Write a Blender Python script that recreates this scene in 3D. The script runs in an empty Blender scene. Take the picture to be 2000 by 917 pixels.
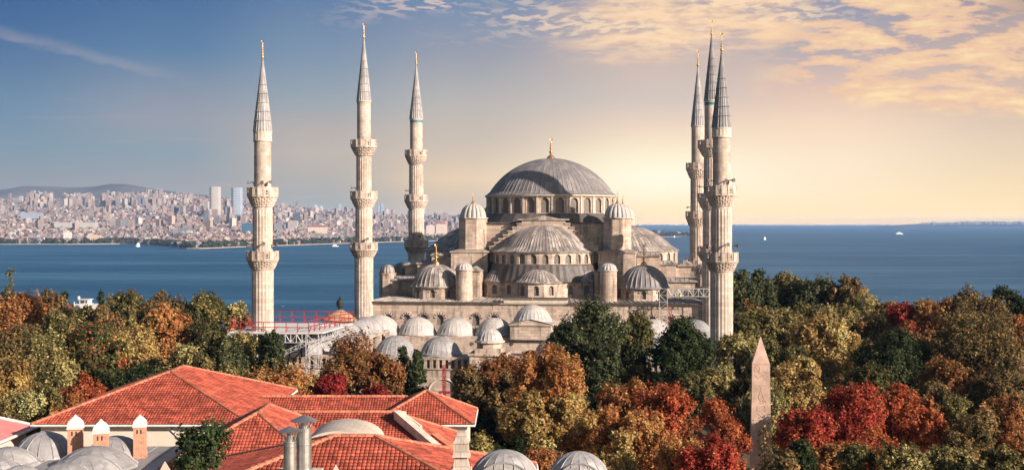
import bpy, math, random
import numpy as np
from mathutils import Vector, Matrix

R_ = math.radians
rnd = random.Random(7)
scene = bpy.context.scene
COL = scene.collection

# ---------------------------------------------------------------- camera
CAM_H = 28.0
cam_d = bpy.data.cameras.new("camera")
cam = bpy.data.objects.new("camera", cam_d)
COL.objects.link(cam)
cam.location = (0, 0, CAM_H)
cam.rotation_euler = (R_(90), 0, 0)
cam_d.sensor_width = 36
cam_d.lens = 36 * 2560 / 2000
cam_d.shift_y = -21.5 / 2000
cam_d.clip_start = 0.5
cam_d.clip_end = 120000
scene.camera = cam

# ---------------------------------------------------------------- sun, sky, exposure
SUN_AZ, SUN_EL = 126.0, 21.5           # clockwise from +Y (the view axis)
sdir = Vector((math.sin(R_(SUN_AZ)) * math.cos(R_(SUN_EL)), math.cos(R_(SUN_AZ)) * math.cos(R_(SUN_EL)), math.sin(R_(SUN_EL))))
sun_d = bpy.data.lights.new("sun", 'SUN')
sun_d.energy = 4.6
sun_d.color = (1.0, 0.85, 0.72)
sun_d.angle = R_(0.5)
sun = bpy.data.objects.new("sun", sun_d)
COL.objects.link(sun)
sun.rotation_euler = sdir.to_track_quat('Z', 'Y').to_euler()
sun.location = sdir * 300

scene.view_settings.view_transform = 'Standard'
scene.view_settings.look = 'None'
EXPO = 1.15
scene.view_settings.exposure = EXPO
scene.view_settings.gamma = 1
scene.view_settings.use_curve_mapping = False
SKY_GAIN = 2 ** -EXPO                  # keeps the painted-from-air sky colours where they are if the exposure moves
cy = scene.cycles
cy.max_bounces = 6
cy.diffuse_bounces = 3
cy.glossy_bounces = 2
cy.transmission_bounces = 2
cy.volume_bounces = 1
cy.use_denoising = True


HAZE_DENSITY, HAZE_TOP, HAZE_END = 4.8e-5, 372.0, 78000.0
HAZE_SEEN = (0.20, 0.275, 0.41)         # what the air alone adds, as displayed


def lin(r, g, b, k=1.0):
    f = lambda c: (c / 255 / 12.92) if c <= 10 else ((c / 255 + 0.055) / 1.055) ** 2.4
    return (f(r) * k, f(g) * k, f(b) * k, 1.0)


class NT:
    """tiny node-tree helper"""
    def __init__(self, tree):
        self.t = tree
        tree.nodes.clear()

    def n(self, kind, **kw):
        nd = self.t.nodes.new(kind)
        for k, v in kw.items():
            setattr(nd, k, v)
        return nd

    def put(self, sock, v):
        if isinstance(v, bpy.types.NodeSocket):
            self.t.links.new(v, sock)
        elif isinstance(v, bpy.types.Node):
            self.t.links.new(v.outputs[0], sock)
        else:
            sock.default_value = v

    def m(self, op, a, b=0.0, c=0.0, clamp=False):
        nd = self.n('ShaderNodeMath', operation=op, use_clamp=clamp)
        self.put(nd.inputs[0], a); self.put(nd.inputs[1], b); self.put(nd.inputs[2], c)
        return nd.outputs[0]

    def vm(self, op, a, b=(0, 0, 0)):
        nd = self.n('ShaderNodeVectorMath', operation=op)
        self.put(nd.inputs[0], a); self.put(nd.inputs[1], b)
        return nd.outputs[0]

    def rng(self, v, a, b, c=0.0, d=1.0, smooth=True):
        nd = self.n('ShaderNodeMapRange', interpolation_type='SMOOTHSTEP' if smooth else 'LINEAR')
        for i, x in enumerate((v, a, b, c, d)):
            self.put(nd.inputs[i], x)
        return nd.outputs[0]

    def mix(self, f, a, b, blend='MIX'):
        nd = self.n('ShaderNodeMix', data_type='RGBA', blend_type=blend, clamp_factor=True)
        self.put(nd.inputs[0], f); self.put(nd.inputs[6], a); self.put(nd.inputs[7], b)
        return nd.outputs[2]

    def noise(self, vec, scale, detail=4.0, rough=0.55, dist=0.0):
        nd = self.n('ShaderNodeTexNoise')
        self.put(nd.inputs['Vector'], vec)
        nd.inputs['Scale'].default_value = scale
        nd.inputs['Detail'].default_value = detail
        nd.inputs['Roughness'].default_value = rough
        nd.inputs['Distortion'].default_value = dist
        return nd.outputs[0]

    def xyz(self, x, y, z):
        nd = self.n('ShaderNodeCombineXYZ')
        self.put(nd.inputs[0], x); self.put(nd.inputs[1], y); self.put(nd.inputs[2], z)
        return nd.outputs[0]

    def sep(self, v):
        nd = self.n('ShaderNodeSeparateXYZ')
        self.put(nd.inputs[0], v)
        return nd.outputs

    def ramp(self, f, stops, interp='LINEAR'):
        nd = self.n('ShaderNodeValToRGB')
        cr = nd.color_ramp
        cr.interpolation = interp
        while len(cr.elements) < len(stops):
            cr.elements.new(0.5)
        for e, (p, c) in zip(cr.elements, stops):
            e.position = p
            e.color = c
        self.put(nd.inputs[0], f)
        return nd.outputs[0]


world = bpy.data.worlds.new("World")
scene.world = world
world.use_nodes = True
w = NT(world.node_tree)
out = w.n('ShaderNodeOutputWorld')
bg = w.n('ShaderNodeBackground')
w.t.links.new(bg.outputs[0], out.inputs[0])
sky = w.n('ShaderNodeTexSky', sky_type='NISHITA')
sky.sun_disc = False
sky.sun_elevation = R_(SUN_EL)
sky.sun_rotation = R_(SUN_AZ)
sky.air_density = 1.0
sky.dust_density = 1.5
gen = w.n('ShaderNodeTexCoord').outputs['Generated']
dx, dy, dz = w.sep(gen)
# U, V : degrees * (2560/57.3) -> the same numbers as pixels of the 2000 px photo (azimuth right, elevation up)
az = w.m('MULTIPLY', w.m('ARCTAN2', dx, dy), 2560.0)
el = w.m('MULTIPLY', w.m('ARCSINE', dz), 2560.0)
elc = w.m('MAXIMUM', el, 0.0)
e01 = w.m('DIVIDE', elc, 500.0, clamp=True)
P = lambda y: max(0.0, min(1.0, (437 - y) / 500.0))
COLS = [
 (-960, [(437, 152, 154, 160), (355, 148, 152, 160), (300, 132, 152, 166), (220, 116, 142, 168), (150, 98, 126, 160), (70, 76, 110, 155), (0, 66, 98, 146)]),
 (-650, [(437, 162, 160, 160), (365, 158, 158, 162), (300, 142, 157, 168), (240, 152, 157, 168), (190, 138, 150, 167), (110, 98, 130, 164), (0, 75, 108, 155)]),
 (-380, [(437, 164, 164, 162), (390, 167, 166, 162), (300, 190, 178, 168), (250, 180, 172, 168), (200, 155, 165, 173), (120, 130, 150, 172), (0, 98, 126, 164)]),
 (-100, [(437, 200, 180, 158), (395, 206, 184, 160), (350, 228, 200, 166), (300, 208, 190, 172), (200, 185, 180, 175), (100, 150, 156, 171), (0, 116, 140, 172)]),
 (300, [(437, 252, 214, 142), (380, 254, 225, 166), (300, 251, 227, 190), (250, 238, 212, 189), (200, 212, 197, 186), (120, 206, 186, 176), (0, 160, 158, 172)]),
 (600, [(437, 251, 216, 152), (380, 253, 227, 184), (320, 252, 227, 196), (250, 246, 216, 188), (190, 228, 196, 178), (100, 176, 168, 174), (0, 140, 148, 172)]),
 (970, [(437, 250, 218, 154), (400, 251, 220, 168), (340, 240, 214, 175), (280, 228, 204, 178), (220, 214, 190, 172), (120, 200, 176, 165), (0, 152, 146, 158)]),
]
c = None
for k_, (x_, st_) in enumerate(COLS):
    r_ = w.ramp(e01, [(P(y_), lin(R__, G__, B__)) for y_, R__, G__, B__ in st_] + [(1.0, tuple(v * 0.9 for v in lin(*st_[-1][1:]))[:3] + (1,))])
    c = r_ if c is None else w.mix(w.rng(az, COLS[k_ - 1][0], x_), c, r_)
# the bright low glow right of the dome
g1 = w.m('DIVIDE', w.m('SUBTRACT', az, 290.0), 215.0)
g2 = w.m('DIVIDE', w.m('SUBTRACT', el, 90.0), 54.0)
gl = w.m('POWER', 2.718, w.m('MULTIPLY', w.m('ADD', w.m('MULTIPLY', g1, g1), w.m('MULTIPLY', g2, g2)), -1.0))
c = w.mix(w.m('MULTIPLY', gl, 0.9), c, lin(255, 248, 222))
# --- clouds, laid out on the sphere of directions
def bump(v, a, b, c_, d):
    return w.m('MULTIPLY', w.rng(v, a, b), w.rng(v, c_, d, 1.0, 0.0))
wv = w.noise(w.xyz(w.m('DIVIDE', az, 300.0), w.m('DIVIDE', el, 120.0), 1.3), 1.0, 3)
azw = w.m('ADD', az, w.m('MULTIPLY', w.m('SUBTRACT', wv, 0.5), 70.0))
elw = w.m('ADD', el, w.m('MULTIPLY', w.m('SUBTRACT', wv, 0.5), 40.0))
# fine ripples, top centre
rip = w.noise(w.xyz(w.m('DIVIDE', azw, 34.0), w.m('DIVIDE', elw, 10.0), 5.1), 1.0, 3.5, 0.55)
patch = w.noise(w.xyz(w.m('DIVIDE', az, 210.0), w.m('DIVIDE', el, 50.0), 8.7), 1.0, 2)
slope = w.m('ADD', el, w.m('MULTIPLY', w.m('ABSOLUTE', w.m('SUBTRACT', az, 230.0)), -0.11))
rmask = w.m('MULTIPLY', w.m('MULTIPLY', w.rng(slope, 285, 375), bump(az, -480, -120, 520, 760)), w.rng(patch, 0.32, 0.60))
rcl = w.m('MULTIPLY', w.rng(rip, 0.45, 0.58), rmask)
rcol = w.mix(w.rng(az, -250, 330), lin(216, 194, 186), lin(252, 222, 184))
vtex = w.noise(w.xyz(w.m('DIVIDE', azw, 120.0), w.m('DIVIDE', elw, 26.0), 3.7), 1.0, 5, 0.6)
vm_ = w.m('MULTIPLY', w.rng(w.m('ADD', slope, w.m('MULTIPLY', w.m('SUBTRACT', vtex, 0.5), 90.0)), 285, 345), bump(az, 20, 220, 500, 640))
c = w.mix(w.m('MULTIPLY', vm_, w.rng(vtex, 0.36, 0.56, 0.30, 0.95)), c, w.mix(w.rng(vtex, 0.40, 0.66), lin(222, 190, 170), lin(252, 214, 174)))
c = w.mix(w.m('MULTIPLY', rcl, 0.8), c, rcol)
# lit banks and streaks on the right
big = w.noise(w.xyz(w.m('DIVIDE', azw, 165.0), w.m('DIVIDE', w.m('ADD', elw, w.m('MULTIPLY', az, 0.05)), 36.0), 2.2), 1.0, 8, 0.62)
fine = w.noise(w.xyz(w.m('DIVIDE', azw, 60.0), w.m('DIVIDE', elw, 20.0), 4.4), 1.0, 5, 0.6)
dens = w.m('ADD', w.m('MULTIPLY', big, 0.64), w.m('MULTIPLY', fine, 0.36))
el_lo = w.m('ADD', w.m('ADD', el, w.m('MULTIPLY', w.m('SUBTRACT', az, 500.0), 0.11)), w.m('MULTIPLY', w.m('SUBTRACT', fine, 0.5), 40.0))
bmask = w.m('MULTIPLY', w.rng(az, 430, 600), w.m('MULTIPLY', w.rng(el_lo, 232, 262), w.rng(el, 560, 800, 1.0, 0.0)))
cover = w.m('ADD', dens, w.m('ADD', w.m('MULTIPLY', w.rng(az, 500, 980), 0.05), w.m('MULTIPLY', w.rng(el_lo, 250, 330, 1.0, 0.0), 0.05)))
bcl = w.m('MULTIPLY', w.rng(cover, 0.485, 0.545), bmask)
shade = w.m('MULTIPLY', w.rng(az, 830, 990), w.rng(el, 330, 410))
bcol = w.mix(w.rng(cover, 0.53, 0.66), lin(240, 198, 164), lin(255, 224, 172))
bcol = w.mix(w.m('MULTIPLY', shade, 0.9), bcol, lin(158, 138, 140))
c = w.mix(w.m('MULTIPLY', bcl, 0.92), c, bcol)
# thin streak upper left, and faint low bars
ln = w.m('SUBTRACT', el, w.m('ADD', w.m('MULTIPLY', w.m('ADD', az, 990.0), -0.23), 352.0))
ln = w.m('ADD', ln, w.m('MULTIPLY', w.m('SUBTRACT', fine, 0.5), 34.0))
st = w.m('MULTIPLY', bump(ln, -11, 0, 2, 22), bump(az, -1010, -930, -760, -560))
c = w.mix(w.m('MULTIPLY', st, w.m('MULTIPLY', fine, 0.42)), c, lin(196, 184, 182))
low = w.noise(w.xyz(w.m('DIVIDE', az, 260.0), w.m('DIVIDE', el, 16.0), 9.9), 1.0, 3)
c = w.mix(w.m('MULTIPLY', w.rng(low, 0.58, 0.74), w.m('MULTIPLY', bump(el, 10, 60, 150, 260), 0.22)), c, w.mix(w.rng(az, -400, 200), lin(196, 172, 164), lin(255, 226, 176)))
# the low sky is seen through the haze: its own radiance is what is left of the wanted colour after the air
pathl = w.m('MINIMUM', w.m('DIVIDE', HAZE_TOP - CAM_H, w.m('MAXIMUM', dz, 0.0005)), HAZE_END)
trans = w.m('POWER', 2.71828, w.m('MULTIPLY', pathl, -HAZE_DENSITY))
hz_in = w.n('ShaderNodeVectorMath', operation='SCALE')
hz_in.inputs[0].default_value = HAZE_SEEN
w.put(hz_in.inputs['Scale'], w.m('SUBTRACT', 1.0, trans))
rest = w.n('ShaderNodeVectorMath', operation='SCALE')
w.put(rest.inputs[0], w.vm('MAXIMUM', w.vm('SUBTRACT', c, hz_in.outputs[0]), (0.02, 0.02, 0.02)))
w.put(rest.inputs['Scale'], w.m('DIVIDE', 1.0, trans))
c = rest.outputs[0]
gain = w.n('ShaderNodeVectorMath', operation='SCALE')
w.put(gain.inputs[0], c)
gain.inputs['Scale'].default_value = SKY_GAIN
skys = w.n('ShaderNodeVectorMath', operation='SCALE')
w.put(skys.inputs[0], sky.outputs[0])
skys.inputs['Scale'].default_value = 0.05
front = w.m('MULTIPLY', w.rng(w.m('ABSOLUTE', az), 2300, 4300, 1.0, 0.0), w.rng(el, 560, 1500, 1.0, 0.0))
w.put(bg.inputs[0], w.mix(front, skys.outputs[0], gain.outputs[0]))
bg.inputs[1].default_value = 1.0


# ---------------------------------------------------------------- mesh + object helpers
class MB:
    def __init__(self):
        self.v, self.f, self.t = [], [], []

    def vert(self, p):
        self.v.append((float(p[0]), float(p[1]), float(p[2])))
        return len(self.v) - 1

    def face(self, pts, tint=0.5):
        self.f.append([self.vert(p) for p in pts])
        self.t.append(tint)

    def box(self, x0, x1, y0, y1, z0, z1, tint=0.5, taper=0.0):
        k = taper
        p = [(x0, y0, z0), (x1, y0, z0), (x1, y1, z0), (x0, y1, z0), (x0 + k, y0 + k, z1), (x1 - k, y0 + k, z1), (x1 - k, y1 - k, z1), (x0 + k, y1 - k, z1)]
        b = len(self.v)
        self.v += p
        for q in ((0, 3, 2, 1), (4, 5, 6, 7), (0, 1, 5, 4), (1, 2, 6, 5), (2, 3, 7, 6), (3, 0, 4, 7)):
            self.f.append([b + i for i in q]); self.t.append(tint)

    def obox(self, c, ax, hl, hw, z0, z1, tint=0.5):
        """box at c (x,y), long axis angle ax, half length / half width"""
        u = (math.cos(ax), math.sin(ax)); n = (-u[1], u[0])
        q = [(c[0] + u[0] * s * hl + n[0] * t * hw, c[1] + u[1] * s * hl + n[1] * t * hw) for s, t in ((-1, -1), (1, -1), (1, 1), (-1, 1))]
        self.prism(q, z0, z1, tint)

    def prism(self, q, z0, z1, tint=0.5, q1=None):
        q1 = q1 or q
        n = len(q); b = len(self.v)
        self.v += [(p[0], p[1], z0) for p in q] + [(p[0], p[1], z1) for p in q1]
        self.f.append([b + i for i in range(n)][::-1]); self.t.append(tint)
        self.f.append([b + n + i for i in range(n)]); self.t.append(tint)
        for i in range(n):
            j = (i + 1) % n
            self.f.append([b + i, b + j, b + n + j, b + n + i]); self.t.append(tint)

    def tube(self, p0, p1, r0, r1=None, n=6, tint=0.5, cap=True):
        p0, p1 = Vector(p0), Vector(p1)
        r1 = r0 if r1 is None else r1
        d = (p1 - p0)
        if d.length < 1e-6:
            return
        d.normalize()
        a = Vector((0, 0, 1)) if abs(d.z) < 0.9 else Vector((1, 0, 0))
        u = d.cross(a).normalized(); v = d.cross(u)
        b = len(self.v)
        for p, r in ((p0, r0), (p1, r1)):
            for i in range(n):
                t = 2 * math.pi * i / n
                self.v.append(tuple(p + u * (r * math.cos(t)) + v * (r * math.sin(t))))
        for i in range(n):
            j = (i + 1) % n
            self.f.append([b + i, b + j, b + n + j, b + n + i]); self.t.append(tint)
        if cap:
            self.f.append([b + i for i in range(n)][::-1]); self.t.append(tint)
            self.f.append([b + n + i for i in range(n)]); self.t.append(tint)

    def lathe(self, prof, cx=0, cy=0, n=24, a0=0.0, a1=2 * math.pi, mod=None, tint=None, angs=None):
        """prof: (radius, z); mod(i_angle, j_ring) multiplies the radius"""
        if angs is None:
            full = abs(a1 - a0 - 2 * math.pi) < 1e-6
            angs = [a0 + (a1 - a0) * i / n for i in range(n if full else n + 1)]
        else:
            full = abs(a1 - a0 - 2 * math.pi) < 1e-6
        m = len(angs); b = len(self.v)
        for j, (r, z) in enumerate(prof):
            for i, a in enumerate(angs):
                k = mod(i, j) if mod else 1.0
                self.v.append((cx + r * k * math.cos(a), cy + r * k * math.sin(a), z))
        for j in range(len(prof) - 1):
            for i in range(m if full else m - 1):
                i2 = (i + 1) % m
                self.f.append([b + j * m + i, b + j * m + i2, b + (j + 1) * m + i2, b + (j + 1) * m + i])
                self.t.append(tint(i, j) if tint else 0.5)

    def build(self, name, mat, parent=None, smooth=False, loc=None):
        me = bpy.data.meshes.new(name)
        me.from_pydata(self.v, [], self.f)
        at = me.attributes.new("tint", 'FLOAT', 'FACE')
        at.data.foreach_set("value", np.array(self.t, dtype=np.float32))
        if smooth:
            me.polygons.foreach_set("use_smooth", np.ones(len(me.polygons), dtype=bool))
        if mat:
            me.materials.append(mat)
        me.update()
        o = bpy.data.objects.new(name, me)
        COL.objects.link(o)
        if parent:
            o.parent = parent
        if loc:
            o.location = loc
        return o


def tag(o, label=None, cat=None, group=None, kind=None):
    if label: o["label"] = label
    if cat: o["category"] = cat
    if group: o["group"] = group
    if kind: o["kind"] = kind
    return o


def empty(name, loc=(0, 0, 0), rz=0.0, label=None, cat=None, group=None):
    o = bpy.data.objects.new(name, None)
    o.empty_display_size = 0.5
    COL.objects.link(o)
    o.location = loc
    o.rotation_euler = (0, 0, rz)
    return tag(o, label, cat, group)


def copy_tree(o, parent=None):
    c = o.copy()
    COL.objects.link(c)
    if parent:
        c.parent = parent
    for ch in [x for x in COL.objects if x.parent == o]:
        copy_tree(ch, c)
    return c


# ---------------------------------------------------------------- materials
def new_mat(name):
    m = bpy.data.materials.new(name)
    m.use_nodes = True
    t = NT(m.node_tree)
    o = t.n('ShaderNodeOutputMaterial')
    b = t.n('ShaderNodeBsdfPrincipled')
    t.t.links.new(b.outputs[0], o.inputs[0])
    b.inputs['Roughness'].default_value = 0.8
    b.inputs['Specular IOR Level'].default_value = 0.25
    return m, t, b


def wall_uv(t):
    """(along the wall, height) from object coordinates whichever way the wall faces"""
    tc = t.n('ShaderNodeTexCoord')
    x, y, z = t.sep(tc.outputs['Object'])
    nx, ny, nz = t.sep(tc.outputs['Normal'])
    f = t.m('GREATER_THAN', t.m('ABSOLUTE', nx), t.m('ABSOLUTE', ny))
    u = t.m('ADD', t.m('MULTIPLY', y, f), t.m('MULTIPLY', x, t.m('SUBTRACT', 1.0, f)))
    return tc, u, z


def stone_mat(name, base, dark, bw=1.1, bh=0.45, stain=0.55, mortar=0.55, pink=0.25):
    m, t, b = new_mat(name)
    tc, u, z = wall_uv(t)
    br = t.n('ShaderNodeTexBrick')
    t.put(br.inputs['Vector'], t.xyz(u, z, 0.0))
    br.inputs['Scale'].default_value = 1.0
    br.inputs['Brick Width'].default_value = bw
    br.inputs['Row Height'].default_value = bh
    br.inputs['Mortar Size'].default_value = 0.02
    br.inputs['Mortar Smooth'].default_value = 0.3
    br.inputs['Color1'].default_value = (1, 1, 1, 1)
    br.inputs['Color2'].default_value = (0.60, 0.56, 0.53, 1)
    br.inputs['Mortar'].default_value = (mortar, mortar, mortar, 1)
    ob = tc.outputs['Object']
    n1 = t.noise(ob, 0.22, 6, 0.6)
    drip = t.noise(t.vm('MULTIPLY', ob, (1.3, 1.3, 0.16)), 1.0, 5, 0.62)
    gr = t.noise(ob, 2.6, 4, 0.6)
    col = t.mix(t.rng(n1, 0.35, 0.7), base, dark)
    col = t.mix(t.m('MULTIPLY', t.rng(gr, 0.4, 0.7), pink), col, (0.44, 0.27, 0.20, 1))
    col = t.mix(0.75, col, br.outputs[0], 'MULTIPLY')
    col = t.mix(t.m('MULTIPLY', t.rng(drip, 0.49, 0.72), stain), col, (0.10, 0.085, 0.075, 1))
    t.put(b.inputs['Base Color'], col)
    bp = t.n('ShaderNodeBump')
    bp.inputs['Strength'].default_value = 0.5
    bp.inputs['Distance'].default_value = 0.06
    t.put(bp.inputs['Height'], t.m('ADD', br.outputs[1], t.m('MULTIPLY', gr, -0.6)))
    t.put(b.inputs['Normal'], bp.outputs[0])
    b.inputs['Roughness'].default_value = 0.9
    return m


def lead_mat(name, base, streak, light, rough=0.55, met=0.0):
    m, t, b = new_mat(name)
    ob = t.n('ShaderNodeTexCoord').outputs['Object']
    ti = t.n('ShaderNodeAttribute', attribute_name="tint").outputs['Fac']
    n1 = t.noise(ob, 0.5, 5, 0.6)
    n2 = t.noise(t.vm('MULTIPLY', ob, (2.2, 2.2, 0.5)), 1.0, 5, 0.6)
    col = t.mix(ti, base, light)
    col = t.mix(t.rng(n1, 0.35, 0.75), col, t.mix(0.5, base, streak))
    col = t.mix(t.m('MULTIPLY', t.rng(n2, 0.48, 0.72), 0.6), col, streak)
    t.put(b.inputs['Base Color'], col)
    bp = t.n('ShaderNodeBump')
    bp.inputs['Strength'].default_value = 0.55
    bp.inputs['Distance'].default_value = 0.12
    t.put(bp.inputs['Height'], t.m('ADD', t.noise(ob, 1.1, 4, 0.6), t.m('MULTIPLY', n2, 0.6)))
    t.put(b.inputs['Normal'], bp.outputs[0])
    b.inputs['Roughness'].default_value = rough
    b.inputs['Specular IOR Level'].default_value = 0.4
    b.inputs['Metallic'].default_value = met
    return m


def plain_mat(name, base, var=0.25, scale=1.5, rough=0.7, met=0.0, spec=0.3, usetint=0.0):
    m, t, b = new_mat(name)
    ob = t.n('ShaderNodeTexCoord').outputs['Object']
    n1 = t.noise(ob, scale, 5, 0.6)
    dk = tuple(x * (1 - var) for x in base[:3]) + (1,)
    col = t.mix(t.rng(n1, 0.3, 0.7), base, dk)
    if usetint:
        ti = t.n('ShaderNodeAttribute', attribute_name="tint").outputs['Fac']
        v = t.m('ADD', 1.0 - usetint, t.m('MULTIPLY', ti, 2 * usetint))
        col = t.mix(1.0, col, t.xyz(v, v, v), 'MULTIPLY')
    t.put(b.inputs['Base Color'], col)
    b.inputs['Roughness'].default_value = rough
    b.inputs['Metallic'].default_value = met
    b.inputs['Specular IOR Level'].default_value = spec
    return m


def grille_mat(name):
    m, t, b = new_mat(name)
    tc, u, z = wall_uv(t)
    s = 0.5
    a = t.m('ABSOLUTE', t.m('SUBTRACT', t.m('FRACT', t.m('DIVIDE', t.m('ADD', u, z), s)), 0.5))
    c2 = t.m('ABSOLUTE', t.m('SUBTRACT', t.m('FRACT', t.m('DIVIDE', t.m('SUBTRACT', u, z), s)), 0.5))
    bar = t.m('MAXIMUM', t.m('GREATER_THAN', a, 0.36), t.m('GREATER_THAN', c2, 0.36))
    t.put(b.inputs['Base Color'], t.mix(bar, (0.022, 0.022, 0.026, 1), (0.30, 0.26, 0.225, 1)))
    return m


def brick_mat(name, c1, c2, mort, bw, bh):
    m, t, b = new_mat(name)
    tc, u, z = wall_uv(t)
    br = t.n('ShaderNodeTexBrick')
    t.put(br.inputs['Vector'], t.xyz(u, z, 0.0))
    br.inputs['Scale'].default_value = 1.0
    br.inputs['Brick Width'].default_value = bw
    br.inputs['Row Height'].default_value = bh
    br.inputs['Mortar Size'].default_value = 0.012
    br.inputs['Color1'].default_value = c1
    br.inputs['Color2'].default_value = c2
    br.inputs['Mortar'].default_value = mort
    n1 = t.noise(tc.outputs['Object'], 3.0, 4)
    t.put(b.inputs['Base Color'], t.mix(t.m('MULTIPLY', t.rng(n1, 0.45, 0.75), 0.4), br.outputs[0], (0.12, 0.07, 0.05, 1)))
    return m


def attr_color_mat(name, rough=0.7, transl=0.0, windows=None, spec=0.15):
    """base colour from the face colour attribute 'hue' (the colour of each leaf / each house)"""
    m, t, b = new_mat(name)
    col = t.n('ShaderNodeAttribute', attribute_name="hue").outputs['Color']
    if windows:
        tc, u, z = wall_uv(t)
        nz = t.sep(tc.outputs['Normal'])[2]
        wu = t.m('LESS_THAN', t.m('FRACT', t.m('DIVIDE', u, windows[0])), 0.45)
        wz = t.m('LESS_THAN', t.m('FRACT', t.m('DIVIDE', z, windows[1])), 0.5)
        wall = t.m('LESS_THAN', t.m('ABSOLUTE', nz), 0.2)
        col = t.mix(t.m('MULTIPLY', t.m('MULTIPLY', wu, wz), t.m('MULTIPLY', wall, 0.75)), col, (0.05, 0.055, 0.065, 1))
    t.put(b.inputs['Base Color'], col)
    b.inputs['Roughness'].default_value = rough
    b.inputs['Specular IOR Level'].default_value = spec
    if transl:
        tr = t.n('ShaderNodeBsdfTranslucent')
        t.put(tr.inputs[0], col)
        mx = t.n('ShaderNodeMixShader')
        mx.inputs[0].default_value = transl
        t.t.links.new(b.outputs[0], mx.inputs[1])
        t.t.links.new(tr.outputs[0], mx.inputs[2])
        o = [n for n in t.t.nodes if n.type == 'OUTPUT_MATERIAL'][0]
        t.t.links.new(mx.outputs[0], o.inputs[0])
    return m


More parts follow.
